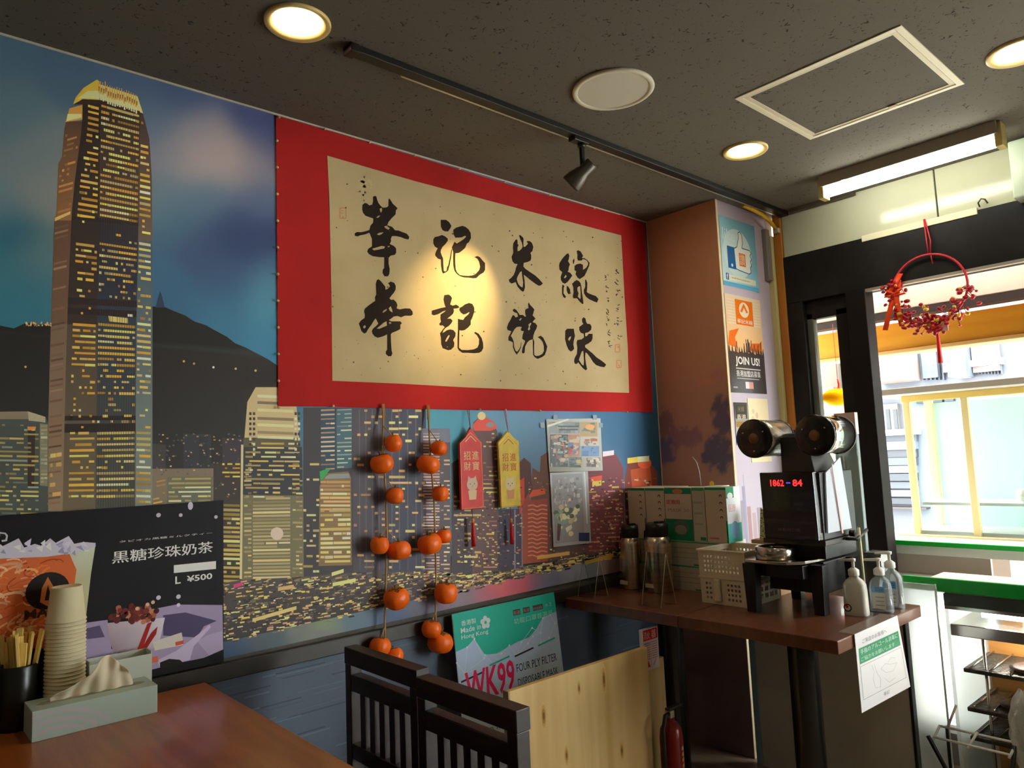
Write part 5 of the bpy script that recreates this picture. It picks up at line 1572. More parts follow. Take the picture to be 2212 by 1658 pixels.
NX0, NX1, NZ0, NZ1 = 2.106, 2.196, .512, .655
t = thing('extinguisher_notice', 'red and white fire extinguisher instruction sheet beside the pine board', 'notice', (NX0, -.416, NZ0))
MB().box((0, 0, 0), (NX1 - NX0, .0135, NZ1 - NZ0)).build('sheet', M('notice_paper', (222, 216, 220), .6), t)
pr = Print(lambda u, v, l: ((NX1 - NX0) * u, -.0003 - l, (NZ1 - NZ0) * v))
pr.rect(.06, .72, .96, .98, (216, 26, 32), 1)
pr.text('消火', .10, .75, .38, .19, (232, 214, 214), 2, .02)
pr.text('器', .58, .75, .28, .19, (232, 214, 214), 2, .02)
for k in range(8):
    pr.rect(.1, .64 - k * .055, .45, .665 - k * .055, (206, 130, 136), 1)
    pr.rect(.56, .64 - k * .055, .92, .665 - k * .055, (200, 140, 146), 1)
pr.rect(.49, .04, .51, .70, (200, 90, 100), 1)
pr.poly([(.2, .06), (.3, .24), (.36, .14), (.44, .08)], (206, 40, 40), 2)
pr.line([(.6, .08), (.8, .24)], .03, (206, 90, 90), 2)
pr.build('printed_notice', INK, t)

# ================================================================== the two side tables
brown_top = M('walnut_table_top', (112, 66, 44), .3, wood=((92, 52, 34), (3, 30, 8)), coat=.15)
edge_m = M('walnut_edge', (120, 74, 52), .35)
ped = M('black_pedestal', (58, 58, 58), .24, .75)
tg = 'brown pedestal tables side by side at the column'


def side_table(label, y0, y1):
    cy = (y0 + y1) / 2
    t = thing('side_table', label, 'table', (2.4475, cy, 0), group=tg)
    MB().box((-.3175, y0 - cy, .681), (.3175, y1 - cy, .72)).build('table_top', brown_top, t, .003)
    MB().lathe([(.05, .02), (.05, .681)], n=32).build('pedestal', ped, t)
    MB().lathe([(.0001, .681), (.05, .681), (.11, .6805), (.11, .674), (.05, .672)], n=24).build('top_plate', ped, t)
    MB().lathe([(.0001, 0), (.095, 0), (.095, .012), (.06, .026), (.0001, .026)], n=36).build('base_plate', ped, t)


side_table('brown pedestal table against the mural wall holding the thermos flasks', -.555, -.012)
side_table('brown pedestal table with the cup sealing machine and pump bottles', -1.113, -.559)

g = thing('grey_cabinet_panel', 'plain grey panel standing behind the tables under the counter', 'panel', (2.80, -.735, 0))
MB().box((-.012, -.305, 0), (.012, .285, .672)).build('panel_sheet', M('grey_panel', (214, 210, 194), .55), g, .002)
MB().box((-.016, .285, 0), (.016, .312, .672)).build('edge_profile', M('blue_grey_profile', (150, 186, 200), .35, .2), g, .002)
MB().box((-.016, -.315, 0), (.016, -.305, .672)).build('edge_profile', M('black_profile', (30, 32, 34), .35), g, .002)
w = thing('white_board', 'white translucent plastic board standing upright at the end of the table', 'board', (2.832, -1.075, 0))
MB().box((-.004, -.068, 0), (.004, .078, .782)).build('sheet', M('milky_acrylic', (240, 248, 244), .9, trans=.5, ior=1.05), w, .001)
MB().box((-.0046, -.07, 0), (.0046, -.066, .784)).build('edge', M('milky_edge', (226, 236, 232), .4), w)

# ================================================================== things on the first table
steel = M('brushed_steel', (222, 210, 188), .26, 1.0, noise=(3, (204, 190, 166), .4, .6, (1, 1, 30)))
blackp = M('black_plastic_lid', (24, 22, 20), .35)


def thermos(label, x, y, r, hgt):
    t = thing('thermos_flask', label, 'flask', (x, y, .72), group='steel thermos flasks on the table')
    MB().lathe([(.0001, 0), (r * .98, 0), (r, .004), (r, hgt * .70), (r * .97, hgt * .75), (r * .80, hgt * .80)], n=36).build('body', steel, t)
    MB().lathe([(r * .80, hgt * .80), (r * .84, hgt * .81), (r * .84, hgt * .93), (r * .80, hgt), (.0001, hgt)], n=32).build('lid', blackp, t)
    m = MB().tube([(r * .5, r * .9, hgt * .86), (r * .75, r * 1.65, hgt * .84), (r * .78, r * 1.75, hgt * .66), (r * .62, r * 1.3, hgt * .38), (r * .5, r * .85, hgt * .36)], .0075, 8)
    m.build('handle', blackp, t)
    MB().box((-r - .0012, -.010, .02), (-r + .01, .030, .035)).build('name_tag', M('tag_white', (206, 200, 186), .5), t)
    MB().box((-r * .2, -r * .4, hgt), (r * .5, r * .1, hgt + .006)).build('push_button', blackp, t, .002)


thermos('slimmer steel thermos flask with dark lid, closest to the mural', 2.452, -.100, .044, .262)
thermos('wider steel thermos flask with dark lid in front of the green boxes', 2.466, -.232, .056, .275)


def acrylic(label, a, b, top):
    """clear folded table stand: two leaning panes meeting at the top"""
    A, B = ON(*a, 2, .72), ON(*b, 2, .72)
    c = (A + B) / 2
    t = thing('acrylic_stand', label, 'menu stand', (c.x, c.y, .72), group='clear acrylic stands on the table')
    dx = abs(B.x - A.x) / 2
    hgt, wd = top, .085
    clr = M('clear_acrylic', (236, 242, 240), .02, trans=1.0, ior=1.02)
    edg = M('acrylic_edge', (206, 206, 190), .2, alpha=.55)
    for s in (-1, 1):
        m = MB().hexa([(s * dx - .001, -.002, 0), (s * dx + .001, -.002, 0), (s * dx + .001, wd, 0), (s * dx - .001, wd, 0), (-.001, -.002, hgt), (.001, -.002, hgt), (.001, wd, hgt), (-.001, wd, hgt)])
        m.build('pane', clr, t)
        MB().tube([(s * dx, -.0035, .0014), (0, -.0035, hgt)], .0013, 5).build('pane_edge', edg, t)
        MB().tube([(s * dx, wd, .0014), (0, wd, hgt)], .0013, 5).build('pane_edge', edg, t)


acrylic('clear acrylic stand at the front corner of the table below the leaflet', (1277, 1292), (1318, 1287), .16)
acrylic('clear acrylic stand standing in front of the wider thermos', (1423, 1313), (1463, 1305), .19)

boxw = M('mask_box_white', (206, 200, 184), .55)
G1, G2, RD = (30, 140, 90), (60, 160, 116), (206, 60, 60)


def mask_box(label, x, y0, y1, z0, z1, depth, face, side=None):
    t = thing('mask_box', label, 'box', (x, y0, z0), group='white and green mask boxes stacked by the column')
    w, h = y0 - y1, z1 - z0
    MB().box((0, -w, 0), (depth, 0, h)).build('carton', boxw, t, .001)
    pr = Print(lambda u, v, l: (-.0004 - l, -u * w, v * h))  # face grounds tinted brownish for their shade; the cartons are white
    if face == 'end':
        pr.rect(0, 0, 1, 1, (206, 190, 166), 0)
        for k in range(4):
            pr.disc(.74, .84 - k * .13, .07, (66, 54, 52), 1, 10, .07 * w / h)
            pr.disc(.74, .825 - k * .13, .045, (206, 190, 166), 2, 8, .03)
        pr.rect(.12, .06, .55, .09, (206, 110, 100), 1)
        pr.rect(0, .95, 1, 1, G1, 1)
        pr.rect(.93, 0, 1, .4, G1, 1)
    elif face == 'front':
        pr.rect(0, 0, 1, 1, (206, 186, 166), 0)
        pr.rect(0, .88, 1, 1, G1, 1)
        pr.disc(.5, .93, .2, (196, 130, 100), 2, 14, .05)
        pr.rect(0, 0, 1, .40, G1, 1)
        pr.text('医療用', .06, .68, .5, .09, RD, 2, .03)
        pr.text('MASK 50', .1, .54, .8, .06, (150, 120, 104), 2)
        pr.disc(.55, .24, .3, (96, 120, 110), 2, 18, .15)
        pr.disc(.55, .20, .22, (150, 150, 140), 3, 18, .09)
    else:
        pr.rect(0, 0, 1, 1, (190, 186, 166), 0)
        for k in range(int(3)):
            pr.rect(.1, .7 - k * .2, .8, .74 - k * .2, (170, 160, 140), 1)
        pr.rect(0, .94, 1, 1, G2, 1)
        pr.rect(.5, .02, .95, .08, G1, 1)
    pr.build('printed_front', INK, t)
    if side:
        ps = Print(lambda u, v, l: (u * depth, -w - .0004 - l, v * h))
        ps.rect(0, 0, 1, 1, (222, 226, 226), 0)  # window side whiter, its light put into the colour
        ps.rect(0, .80, .55, 1, G1, 1)
        ps.disc(.28, .84, .2, (226, 230, 226), 2, 12, .06)
        ps.text('医療', .12, .55, .5, .14, (226, 150, 150), 2)
        ps.rect(0, 0, 1, .34, (60, 176, 160), 1)
        ps.disc(.5, .22, .3, (120, 170, 206), 2, 14, .16)
        ps.build('printed_side', INK, t)
    return t


XB = 2.552
mask_box('upper mask box end-on, closest to the mural wall', XB, -.018, -.112, .918, 1.131, .18, 'end')
mask_box('upper mask box end-on, second from the mural wall', XB, -.116, -.214, .918, 1.131, .18, 'end')
mask_box('upper mask box showing its wide front with red lettering', XB, -.218, -.35, .918, 1.133, .10, 'front')
mask_box('narrow upper mask box squeezed right of the red lettered box', XB, -.354, -.412, .918, 1.134, .19, 'plain')
mask_box('upper mask box nearest the window with bright teal side', XB, -.416, -.512, .918, 1.135, .10, 'end', True)
for zz, lb in ((.72, 'bottom'), (.8185, 'second')):
    mask_box('lower mask box hidden behind the thermos flasks, %s layer' % lb, 2.545, -.018, -.215, zz, zz + .0975, .19, 'plain')
    mask_box('lower mask box beside the white basket, %s layer' % lb, 2.545, -.222, -.475, zz, zz + .0975, .19, 'plain')

ws = thing('curved_antenna', 'thin curved grey wire standing up behind the mask boxes', 'wire', (2.70, -.30, 1.1315))
MB().tube([(0, 0, 0), (0, .003, .06), (-.002, .012, .10), (-.004, .030, .125)], .0022, 7).build('wire', M('grey_wire', (150, 146, 140), .4), ws)

# ------------------------------------------------------------------ two stacked white baskets
def perf_wall(nx, ny, w, h, holes, mp):
    m = MB()
    for i in range(nx):
        for j in range(ny):
            if holes(i, j):
                continue
            a, b = w * i / nx, w * (i + 1) / nx
            c, d = h * j / ny, h * (j + 1) / ny
            m.add([mp(a, c), mp(b, c), mp(b, d), mp(a, d)], [(0, 1, 2, 3)])
    return m


bask_w, bask_d, bask_h = .188, .225, .098
bm_ = M('ivory_basket_plastic', (226, 214, 186), .4)


def basket(label, x, y, z, handle):
    t = thing('storage_basket', label, 'basket', (x, y, z), group='white perforated baskets stacked on the table')
    nx = 25

    def hl(i, j):
        return 2 <= i < nx - 2 and i % 2 == 1 and j in (2, 4, 6, 8) and not (handle and 7 <= i <= 14) if not handle else (i % 2 == 1 and j in (2, 4, 6, 8) and (2 <= i <= 5 or 15 <= i <= 22))
    for nm, mp, ww, hf in (('front_wall', lambda u, v: (-.004 * v / bask_h, -u, v), bask_w, hl), ('back_wall', lambda u, v: (bask_d, -u, v), bask_w, lambda i, j: 2 <= i < nx - 2 and i % 2 == 1 and j in (2, 4, 6, 8)),
                           ('side_wall', lambda u, v: (u, 0.0 + .003 * v / bask_h, v), bask_d, lambda i, j: 2 <= i < nx - 2 and i % 2 == 1 and j in (2, 4, 6, 8)),
                           ('side_wall', lambda u, v: (u, -bask_w - .003 * v / bask_h, v), bask_d, lambda i, j: 2 <= i < nx - 2 and j in (2, 3, 5, 6, 8) and i % 4 != 0)):
        o = perf_wall(nx, 11, ww, bask_h - .004, hf, mp).build(nm, bm_, t)
        s = o.modifiers.new('s', 'SOLIDIFY')
        s.thickness = .0022
        s.offset = 0
    MB().box((0, -bask_w, 0), (bask_d, 0, .002)).build('bottom', bm_, t)
    m = MB()
    for a, b in (((-.008, -bask_w - .007, bask_h - .006), (.004, .007, bask_h)), ((bask_d - .004, -bask_w - .007, bask_h - .006), (bask_d + .007, .007, bask_h)), ((.004, -.003, bask_h - .006), (bask_d - .004, .007, bask_h)),
                 ((.004, -bask_w - .007, bask_h - .006), (bask_d - .004, -bask_w + .003, bask_h))):
        m.box(a, b)
    m.build('rim', bm_, t, .001)
    if handle:
        MB().box((-.018, -.088, .012), (-.006, -.062, bask_h - .006)).build('front_grip', bm_, t, .004)
    return t


basket('lower white perforated basket with a front grip', 2.378, -.492, .72, True)
basket('upper white perforated basket stacked on the other one', 2.376, -.490, .8185, False)

# ------------------------------------------------------------------ seasoning bottle behind
cb = thing('cardboard_carton', 'small cardboard carton behind the baskets', 'carton', (2.70, -.60, .72))
MB().box((-.05, -.06, 0), (.05, .05, .205)).build('carton_body', M('kraft_card', (160, 130, 90), .7), cb, .001)
sb = thing('seasoning_bottle', 'orange seasoning bottle with a green cap beside the machine screen', 'bottle', (2.69, -.628, .9252))
MB().lathe([(.0001, 0), (.024, 0), (.026, .004), (.026, .07), (.018, .09), (.016, .094)], n=20).build('body', M('orange_bottle', (190, 84, 24), .35), sb)
MB().lathe([(.0181, .094), (.022, .095), (.022, .124), (.0001, .126)], n=20).build('cap', M('green_cap', (30, 160, 84), .4), sb)
pk = thing('snack_packet', 'patterned green and gold packet behind the basket and machine', 'packet', (2.655, -.585, .9252))
pk_m = MB()
pk_m.add([(0, .0, 0), (0, -.045, 0), (.0, -.04, .10), (.0, -.012, .125), (.008, .0, 0), (.008, -.045, 0), (.008, -.04, .10), (.008, -.012, .125)], [(0, 1, 2, 3), (7, 6, 5, 4), (0, 4, 5, 1), (1, 5, 6, 2), (2, 6, 7, 3), (3, 7, 4, 0)])
pk_m.build('pouch', M('packet_pattern', (120, 110, 40), .4, noise=(160, (206, 196, 140), .45, .55)), pk)

# ================================================================== cup sealing machine
ms = thing('cup_sealing_machine', 'black cup sealing machine with two film rolls and red digital display', 'machine', (2.50, -.85, .72))
mb_ = M('machine_black', (26, 24, 24), .38)
mb2 = M('machine_dark_gloss', (30, 26, 30), .15, coat=.4)
stl = M('machine_steel', (190, 184, 172), .2, 1.0)
lx = lambda x: x - 2.50
ly = lambda y: y + .85
lz = lambda z: z - .72
for x, y in ((2.352, -.722), (2.43, -.925), (2.64, -.735), (2.66, -.925)):
    MB().hexa([(lx(x) - .018, ly(y) - .018, 0), (lx(x) + .018, ly(y) - .018, 0), (lx(x) + .018, ly(y) + .018, 0), (lx(x) - .018, ly(y) + .018, 0),
               (lx(x) - .022, ly(y) - .024, .165), (lx(x) + .022, ly(y) - .024, .165), (lx(x) + .022, ly(y) + .024, .165), (lx(x) - .022, ly(y) + .024, .165)]).build('leg', mb_, ms, .002)
MB().box((lx(2.47), ly(-.925), .06), (lx(2.67), ly(-.72), .168)).build('lower_housing', mb_, ms, .004)
MB().box((lx(2.37), ly(-.90), .12), (lx(2.47), ly(-.74), .165)).build('cross_member', mb_, ms, .003)
MB().prism([(lx(2.69), ly(-.70)), (lx(2.345), ly(-.70)), (lx(2.325), ly(-.715)), (lx(2.318), ly(-.80)), (lx(2.33), ly(-.865)), (lx(2.38), ly(-.905)), (lx(2.46), ly(-.915)), (lx(2.69), ly(-.915))], .170, .180).build('tray_plate', stl, ms, .0015)
MB().lathe([(.060, 0), (.066, .002), (.066, .038), (.062, .042), (.050, .042), (.047, .036), (.044, .02), (.0001, .018)], (lx(2.395), ly(-.79), .1802), 40).build('cup_ring', stl, ms)
MB().lathe([(.006, 0), (.006, .01), (.0001, .011)], (lx(2.345), ly(-.76), .1805), 10).build('screw', M('screw_dark', (60, 54, 50), .4, .5), ms)
MB().box((lx(2.45), ly(-.945), .18), (lx(2.69), ly(-.76), .245)).build('neck', mb_, ms, .003)
MB().box((lx(2.43), ly(-.955), .245), (lx(2.68), ly(-.752), .474)).build('head_housing', mb_, ms, .005)
MB().box((lx(2.42), ly(-.962), .228), (lx(2.68), ly(-.735), .246)).build('sealing_plate', M('dark_steel', (70, 66, 64), .3, .7), ms, .002)
MB().hexa([(lx(2.395), ly(-.952), .247), (lx(2.43), ly(-.952), .247), (lx(2.43), ly(-.757), .247), (lx(2.395), ly(-.757), .247), (lx(2.40), ly(-.946), .476), (lx(2.43), ly(-.946), .476), (lx(2.43), ly(-.750), .476), (lx(2.40), ly(-.750), .476)]).build('front_screen', mb2, ms, .003)
pr = Print(lambda u, v, l: (lx(2.3945) + .005 * v - l, ly(-.752) - .196 * u, .248 + .226 * v), 1.0)
pr.rect(.02, .30, .98, .42, (52, 34, 44), 1)
pr.rect(.04, .06, .96, .24, (50, 36, 44), 1)
pr.text('自動封口機', .30, .12, .4, .05, (90, 80, 84), 2)
pr.build('panel_print', INK_GLOSS, ms)
dg_m = M('led_red', (120, 10, 10), .5, emit=((1, .03, .03), 1.6))
db_m = M('led_blue', (20, 10, 120), .5, emit=((.15, .05, 1), 1.2))
for s_, u0, w_, m_ in (('1862', .20, .26, dg_m), ('-', .50, .08, db_m), ('84', .62, .18, dg_m)):
    vs, fs, bb = text_tris(s_, .03)
    m = MB()
    sx, sy = w_ * .196 / (bb[2] - bb[0]), (.024 if s_ != '-' else .004) / (bb[3] - bb[1])
    m.add([(lx(2.3985) - .0012, ly(-.752) - .196 * u0 - (v[0] - bb[0]) * sx, .428 + (.010 if s_ == '-' else 0) + (v[1] - bb[1]) * sy) for v in vs], fs)
    m.build('display_digits', m_, ms, fix=False)
MB().hexa([(lx(2.44), ly(-.935), .474), (lx(2.62), ly(-.935), .474), (lx(2.62), ly(-.815), .474), (lx(2.44), ly(-.815), .474), (lx(2.47), ly(-.90), .60), (lx(2.58), ly(-.90), .60), (lx(2.58), ly(-.80), .60), (lx(2.47), ly(-.80), .60)]).build('roll_support', mb_, ms, .003)
MB().tube([(lx(2.52), ly(-.99), .598), (lx(2.52), ly(-.70), .598)], .014, 12).build('axle_bar', mb_, ms)
foil = M('silver_film', (196, 192, 182), .26, .9, bump=(70, .8, .004))
clear_f = M('glossy_chrome_film', (206, 204, 196), .10, .95)
dsc = M('roll_disc_black', (22, 18, 16), .25, coat=.3)
hubm = M('cardboard_core', (120, 84, 52), .6)
for nm, yc, zc_, fl_, r1 in (('left', -.737, 1.318, foil, .066), ('right', -.962, 1.319, clear_f, .064)):
    rl = thing('x', None, None)
    bpy.data.objects.remove(rl, do_unlink=True)
    c_ = (lx(2.40), ly(yc), lz(zc_))
    m = MB().lathe([(.0001, .012), (.030, .012), (r1, .012), (r1 * 1.02, .05), (r1, .165), (.0001, .165)], c_, 40, 'x')
    ro = m.build('film_roll', fl_, ms)
    MB().lathe([(.0001, .002), (.018, .002), (.064, .0), (.070, .003), (.070, .009), (.064, .012), (.0001, .012)], c_, 44, 'x').build('end_disc', dsc, ro)
    MB().lathe([(.0001, .165), (.064, .165), (.068, .168), (.068, .174), (.0001, .176)], c_, 44, 'x').build('end_disc', dsc, ro)
    MB().lathe([(.0001, -.006), (.010, -.006), (.016, -.002), (.019, .002), (.019, .006)], c_, 20, 'x').build('hub', hubm, ro)
    for k in range(3):
        a = k * 2.1 + .5
        MB().lathe([(.0001, -.002), (.003, -.002), (.003, .003)], (c_[0], c_[1] + .045 * math.cos(a), c_[2] + .045 * math.sin(a)), 8, 'x').build('rivet', stl, ro)
    m = MB().tube([(c_[0] + .01, c_[1], c_[2]), (c_[0] + .19, c_[1], c_[2])], .010, 12)
    m.build('spindle', mb_, ms)
MB().box((lx(2.53), ly(-.745), lz(1.30)), (lx(2.56), ly(-.955), lz(1.325))).build('roll_bridge', mb_, ms, .003)
film = M('clear_film_sheet', (224, 232, 240), .12, trans=.25, ior=1.2)
m = MB()
m.hexa([(lx(2.44), ly(-.958), .27), (lx(2.62), ly(-.958), .27), (lx(2.62), ly(-.964), .27), (lx(2.44), ly(-.964), .27), (lx(2.46), ly(-.958), .47), (lx(2.58), ly(-.958), .52), (lx(2.58), ly(-.963), .52), (lx(2.46), ly(-.963), .47)])
m.build('side_film', film, ms)
MB().hexa([(lx(2.50), ly(-.966), .50), (lx(2.505), ly(-.966), .50), (lx(2.545), ly(-.966), .26), (lx(2.535), ly(-.966), .26), (lx(2.50), ly(-.968), .50), (lx(2.505), ly(-.968), .50), (lx(2.545), ly(-.968), .26), (lx(2.535), ly(-.968), .26)]).build('pink_film_edge', M('pink_film', (226, 176, 170), .3), ms)
MB().tube([(lx(2.60), ly(-.966), .255), (lx(2.60), ly(-.985), .255)], .012, 12).build('side_knob', mb_, ms)
MB().tube([(lx(2.56), ly(-.965), .24), (lx(2.58), ly(-.995), .238), (lx(2.66), ly(-.998), .262)], .006, 8).build('side_lever', mb_, ms)

sx_ = thing('steel_canister', 'dull steel box tucked between the machine and the pump bottles', 'canister', (2.725, -1.0, .72))
MB().box((-.035, -.026, 0), (.035, .03, .176)).build('body', M('dull_steel', (150, 150, 146), .28, .85, bump=(30, .5, .006)), sx_, .004)
MB().box((-.037, -.028, .168), (.037, .032, .180)).build('lid', M('dull_steel'), sx_, .002)
sl = thing('straw_sleeve', 'tall clear plastic sleeve of wrapped straws standing behind the machine', 'plastic sleeve', (2.745, -.905, .72))
MB().box((-.012, -.055, .0), (.012, .030, .60)).build('sleeve', M('sleeve_film', (190, 206, 206), .15, trans=.5, ior=1.15), sl, .004)
MB().box((-.013, -.055, .60), (.013, .022, .68)).build('header_card', M('header_pink', (222, 196, 190), .5), sl, .001)
for k in range(6):
    MB().tube([(0, -.045 + k * .014, .004), (0, -.045 + k * .014, .52)], .005, 8).build('straw', M('straw_paper', (206, 206, 190), .5), sl)

st = thing('drinking_straw', 'single cream straw standing upright beside the front pump bottle', 'straw', (2.60, -1.0, .72))
MB().tube([(0, 0, 0), (.002, .004, .275)], .0042, 10).build('straw_tube', M('straw_cream', (226, 216, 170), .5), st)

# ------------------------------------------------------------------ pump bottles
def pump_bottle(label, x, y, w, d, hgt, rot, body, lab, extra=None):
    t = thing('pump_bottle', label, 'bottle', (x, y, .72), rot, 'pump bottles at the end of the table')
    prof = [(0, 1.0), (.005, 1.03), (.03, 1.04), (.62, 1.0), (.78, .94), (.88, .72), (.95, .42), (1.0, .40)]
    n = 28
    vs, fs = [], []
    for i, (q_, s_) in enumerate(prof):
        for j in range(n):
            a = 2 * PI * j / n
            ex_ = .55
            vs.append((math.copysign(abs(math.cos(a)) ** ex_, math.cos(a)) * d * s_, math.copysign(abs(math.sin(a)) ** ex_, math.sin(a)) * w * s_, q_ * hgt))
        if i:
            for j in range(n):
                fs.append(((i - 1) * n + j, (i - 1) * n + (j + 1) % n, i * n + (j + 1) % n, i * n + j))
    m = MB().add(vs, fs, True)
    m.f += [tuple(range(n))[::-1], tuple(range(len(vs) - n, len(vs)))]
    m.sm += [False, False]
    m.build('body', body, t)
    wp = M('white_pump_plastic', (226, 224, 212), .35)
    MB().lathe([(.0165, hgt), (.0175, hgt + .002), (.0175, hgt + .018), (.010, hgt + .024), (.007, hgt + .026)], n=24).build('collar', wp, t)
    MB().lathe([(.005, hgt + .024), (.005, hgt + .045), (.009, hgt + .046), (.010, hgt + .055), (.0001, hgt + .057)], n=16).build('pump_head', wp, t)
    MB().hexa([(-.006, .0, hgt + .046), (.006, .0, hgt + .046), (.0045, .046, hgt + .044), (-.0045, .046, hgt + .044), (-.006, .0, hgt + .055), (.006, .0, hgt + .055), (.0045, .046, hgt + .051), (-.0045, .046, hgt + .051)]).build('nozzle', wp, t, .001)
    if lab:
        for c0, z0, z1 in lab:
            pr = Print(lambda u, v, l: (-d * 1.045 - .0006 - l, u, v), 1.0)
            pr.rect(-w * .62, hgt * z0, w * .62, hgt * z1, c0, 1)
            for k in range(3):
                zz = hgt * (z0 + (z1 - z0) * (.2 + .25 * k))
                pr.rect(-w * .5, zz, w * .3, zz + .003, tuple(q_ * .72 for q_ in c0), 2)
            pr.build('label_print', INK, t)
    if extra:
        pr = Print(lambda u, v, l: (-d * 1.045 - .0006 - l, u, v), 1.0)
        pr.disc(w * .55, hgt * .2, .013, (50, 50, 56), 1, 18)
        pr.disc(w * .55, hgt * .2, .009, (226, 226, 220), 2, 16)
        pr.disc(w * .60, hgt * .23, .005, (196, 50, 50), 3, 10)
        pr.build('logo_print', INK, t)
    return t


pump_bottle('milky white pump bottle with a round logo, foremost of the three', 2.497, -1.012, .036, .026, .128, .12, M('milky_bottle', (236, 236, 224), .25, trans=.3, ior=1.2), None, True)
pump_bottle('clear pump bottle with a blue and white label in the middle', 2.585, -1.058, .034, .025, .122, .1, M('clear_bottle', (226, 236, 240), .08, trans=.75, ior=1.25), [((130, 176, 216), .56, .72), ((214, 214, 200), .12, .55)])
pump_bottle('clear pump bottle with a blue band label nearest the window', 2.668, -1.062, .034, .025, .135, .1, M('clear_bottle'), [((110, 160, 206), .50, .70), ((206, 200, 190), .10, .48)])

# ------------------------------------------------------------------ notice hanging over the table edge
nt_ = thing('hanging_notice', 'white notice with a green heading hanging over the table edge', 'notice', (2.23, -1.117, .722))
pts = [(0, 0), (.319, 0), (.372, -.236), (.004, -.226)]
MB().prism(pts, -.0016, 0, 'y').build('sheet', M('notice_white', (222, 226, 228), .45), nt_)


def nq(u, v, l):
    a = (pts[3][0] + (pts[2][0] - pts[3][0]) * u, pts[3][1] + (pts[2][1] - pts[3][1]) * u)
    b = (pts[0][0] + (pts[1][0] - pts[0][0]) * u, 0)
    return (a[0] + (b[0] - a[0]) * v, -.0019 - l, a[1] + (b[1] - a[1]) * v)


pr = Print(nq)
pr.text('ご来店のお客様へ', .14, .84, .55, .06, (120, 130, 130), 1)
pr.rect(.05, .60, .95, .80, (24, 140, 96), 1)
pr.text('手指のアルコール消毒に', .08, .715, .84, .065, (190, 226, 210), 2, .01)
pr.text('ご協力をお願いします', .08, .625, .74, .055, (170, 216, 196), 2, .01)
pr.line([(.05, .57), (.95, .57), (.95, .15), (.05, .15), (.05, .57)], .006, (150, 156, 156), 1)
for ln in ([(.28, .52), (.31, .42), (.27, .34), (.30, .22), (.40, .20), (.42, .30), (.36, .40), (.33, .52)], [(.45, .42), (.55, .34), (.70, .32), (.80, .40), (.66, .42), (.55, .46), (.45, .42)], [(.50, .28), (.58, .20), (.72, .22)], [(.62, .46), (.70, .50), (.78, .47)]):
    pr.line(ln, .005, (186, 192, 192), 1)
pr.text('華記', .44, .06, .12, .05, (120, 126, 126), 1)
pr.build('printed_notice', INK, nt_)
MB().box((.0, -.0016, -.0005), (.319, .05, .0006)).build('taped_flap', M('notice_flap', (214, 214, 206), .3, alpha=.12), nt_)

# ================================================================== at the shop window
yc = M('yellow_cable', (226, 170, 30), .45)
yt = thing('yellow_cord', 'yellow cord looped from the ceiling to the wooden strip', 'cord', (3.10, -.46, 2.38))
MB().tube([(-.13, .02, .006), (-.06, .015, .0), (.02, .01, -.012), (.09, .012, -.03), (.15, .016, -.055)], .009, 8).build('cord_run', yc, yt)
MB().box((.145, .004, -.075), (.17, .03, -.052)).build('clip', M('clip_grey', (190, 180, 160), .5), yt, .002)
gb = thing('grey_wall_cover', 'small grey plastic cable cover at the top of the column', 'cover', (3.235, COLY - .012, 2.20))
MB().box((-.018, -.012, -.12), (.018, .0115, .13)).build('cover', M('cover_grey', (130, 120, 114), .5), gb, .003)
mu = thing('wall_unit', 'pale green edge of a wall unit at the far right of the transom', 'wall unit', (XW - .06, -1.48, 2.27))
MB().box((-.05, -.18, -.10), (.045, .062, .12)).build('casing', M('pale_unit', (190, 200, 176), .4), mu, .006)
cr = thing('ceiling_conduit', 'grey cable trunking along the ceiling above the transom', 'trunking', (XW - .04, -.62, ZC))
MB().box((-.012, -.2, -.02), (.012, .1, 0)).build('trunk', M('trunk_brown', (70, 60, 48), .5), cr, .002)
hk = thing('wall_hook', 'small dark wire hook on the white transom', 'hook', (XW - .026, -1.285, 2.196))
MB().tube([(.004, 0, 0), (-.012, 0, .012), (-.012, -.012, .026), (-.004, -.022, .022), (-.002, -.03, .004)], .003, 8).build('hook_wire', M('hook_steel', (90, 84, 70), .4, .5), hk)

# --- red berry wreath
wr = thing('berry_wreath', 'round red berry wreath with orange ribbon and red tassel hanging from the transom', 'wreath', (3.262, -1.078, 1.905))
RW = .142
redb = M('berry_red', (170, 16, 30), .35)
rope = M('wreath_wrap_red', (196, 40, 54), .5)
MB().tube([(.0, RW * math.cos(a), RW * math.sin(a)) for a in [2 * PI * k / 48 for k in range(48)]], .0048, 8, closed=True).build('hoop', rope, wr)
MB().tube([(.0, -.012, .142), (.0, -.010, .20), (.012, -.004, .295)], .0026, 6).build('hanging_cord', rope, wr)
MB().tube([(.0, -.020, .142), (.002, -.024, .20), (.012, -.008, .295)], .0026, 6).build('hanging_cord', rope, wr)
MB().tube([(.0, -.020, .146), (.0, -.024, .10)], .0022, 6).build('cord_end', rope, wr)
berry = MB().lathe([(.0001, -1), (.7, -.72), (1, 0), (.7, .72), (.0001, 1)], n=8).mesh('berry')
berry.materials.append(redb)
bud = MB().lathe([(.0001, -1), (.7, -.72), (1, 0), (.7, .72), (.0001, 1)], n=8).mesh('gold_bud')
bud.materials.append(M('gold_bud', (216, 176, 60), .4))
twig = M('wreath_twig', (130, 30, 30), .6)
rw = random.Random(11)
stems = MB()
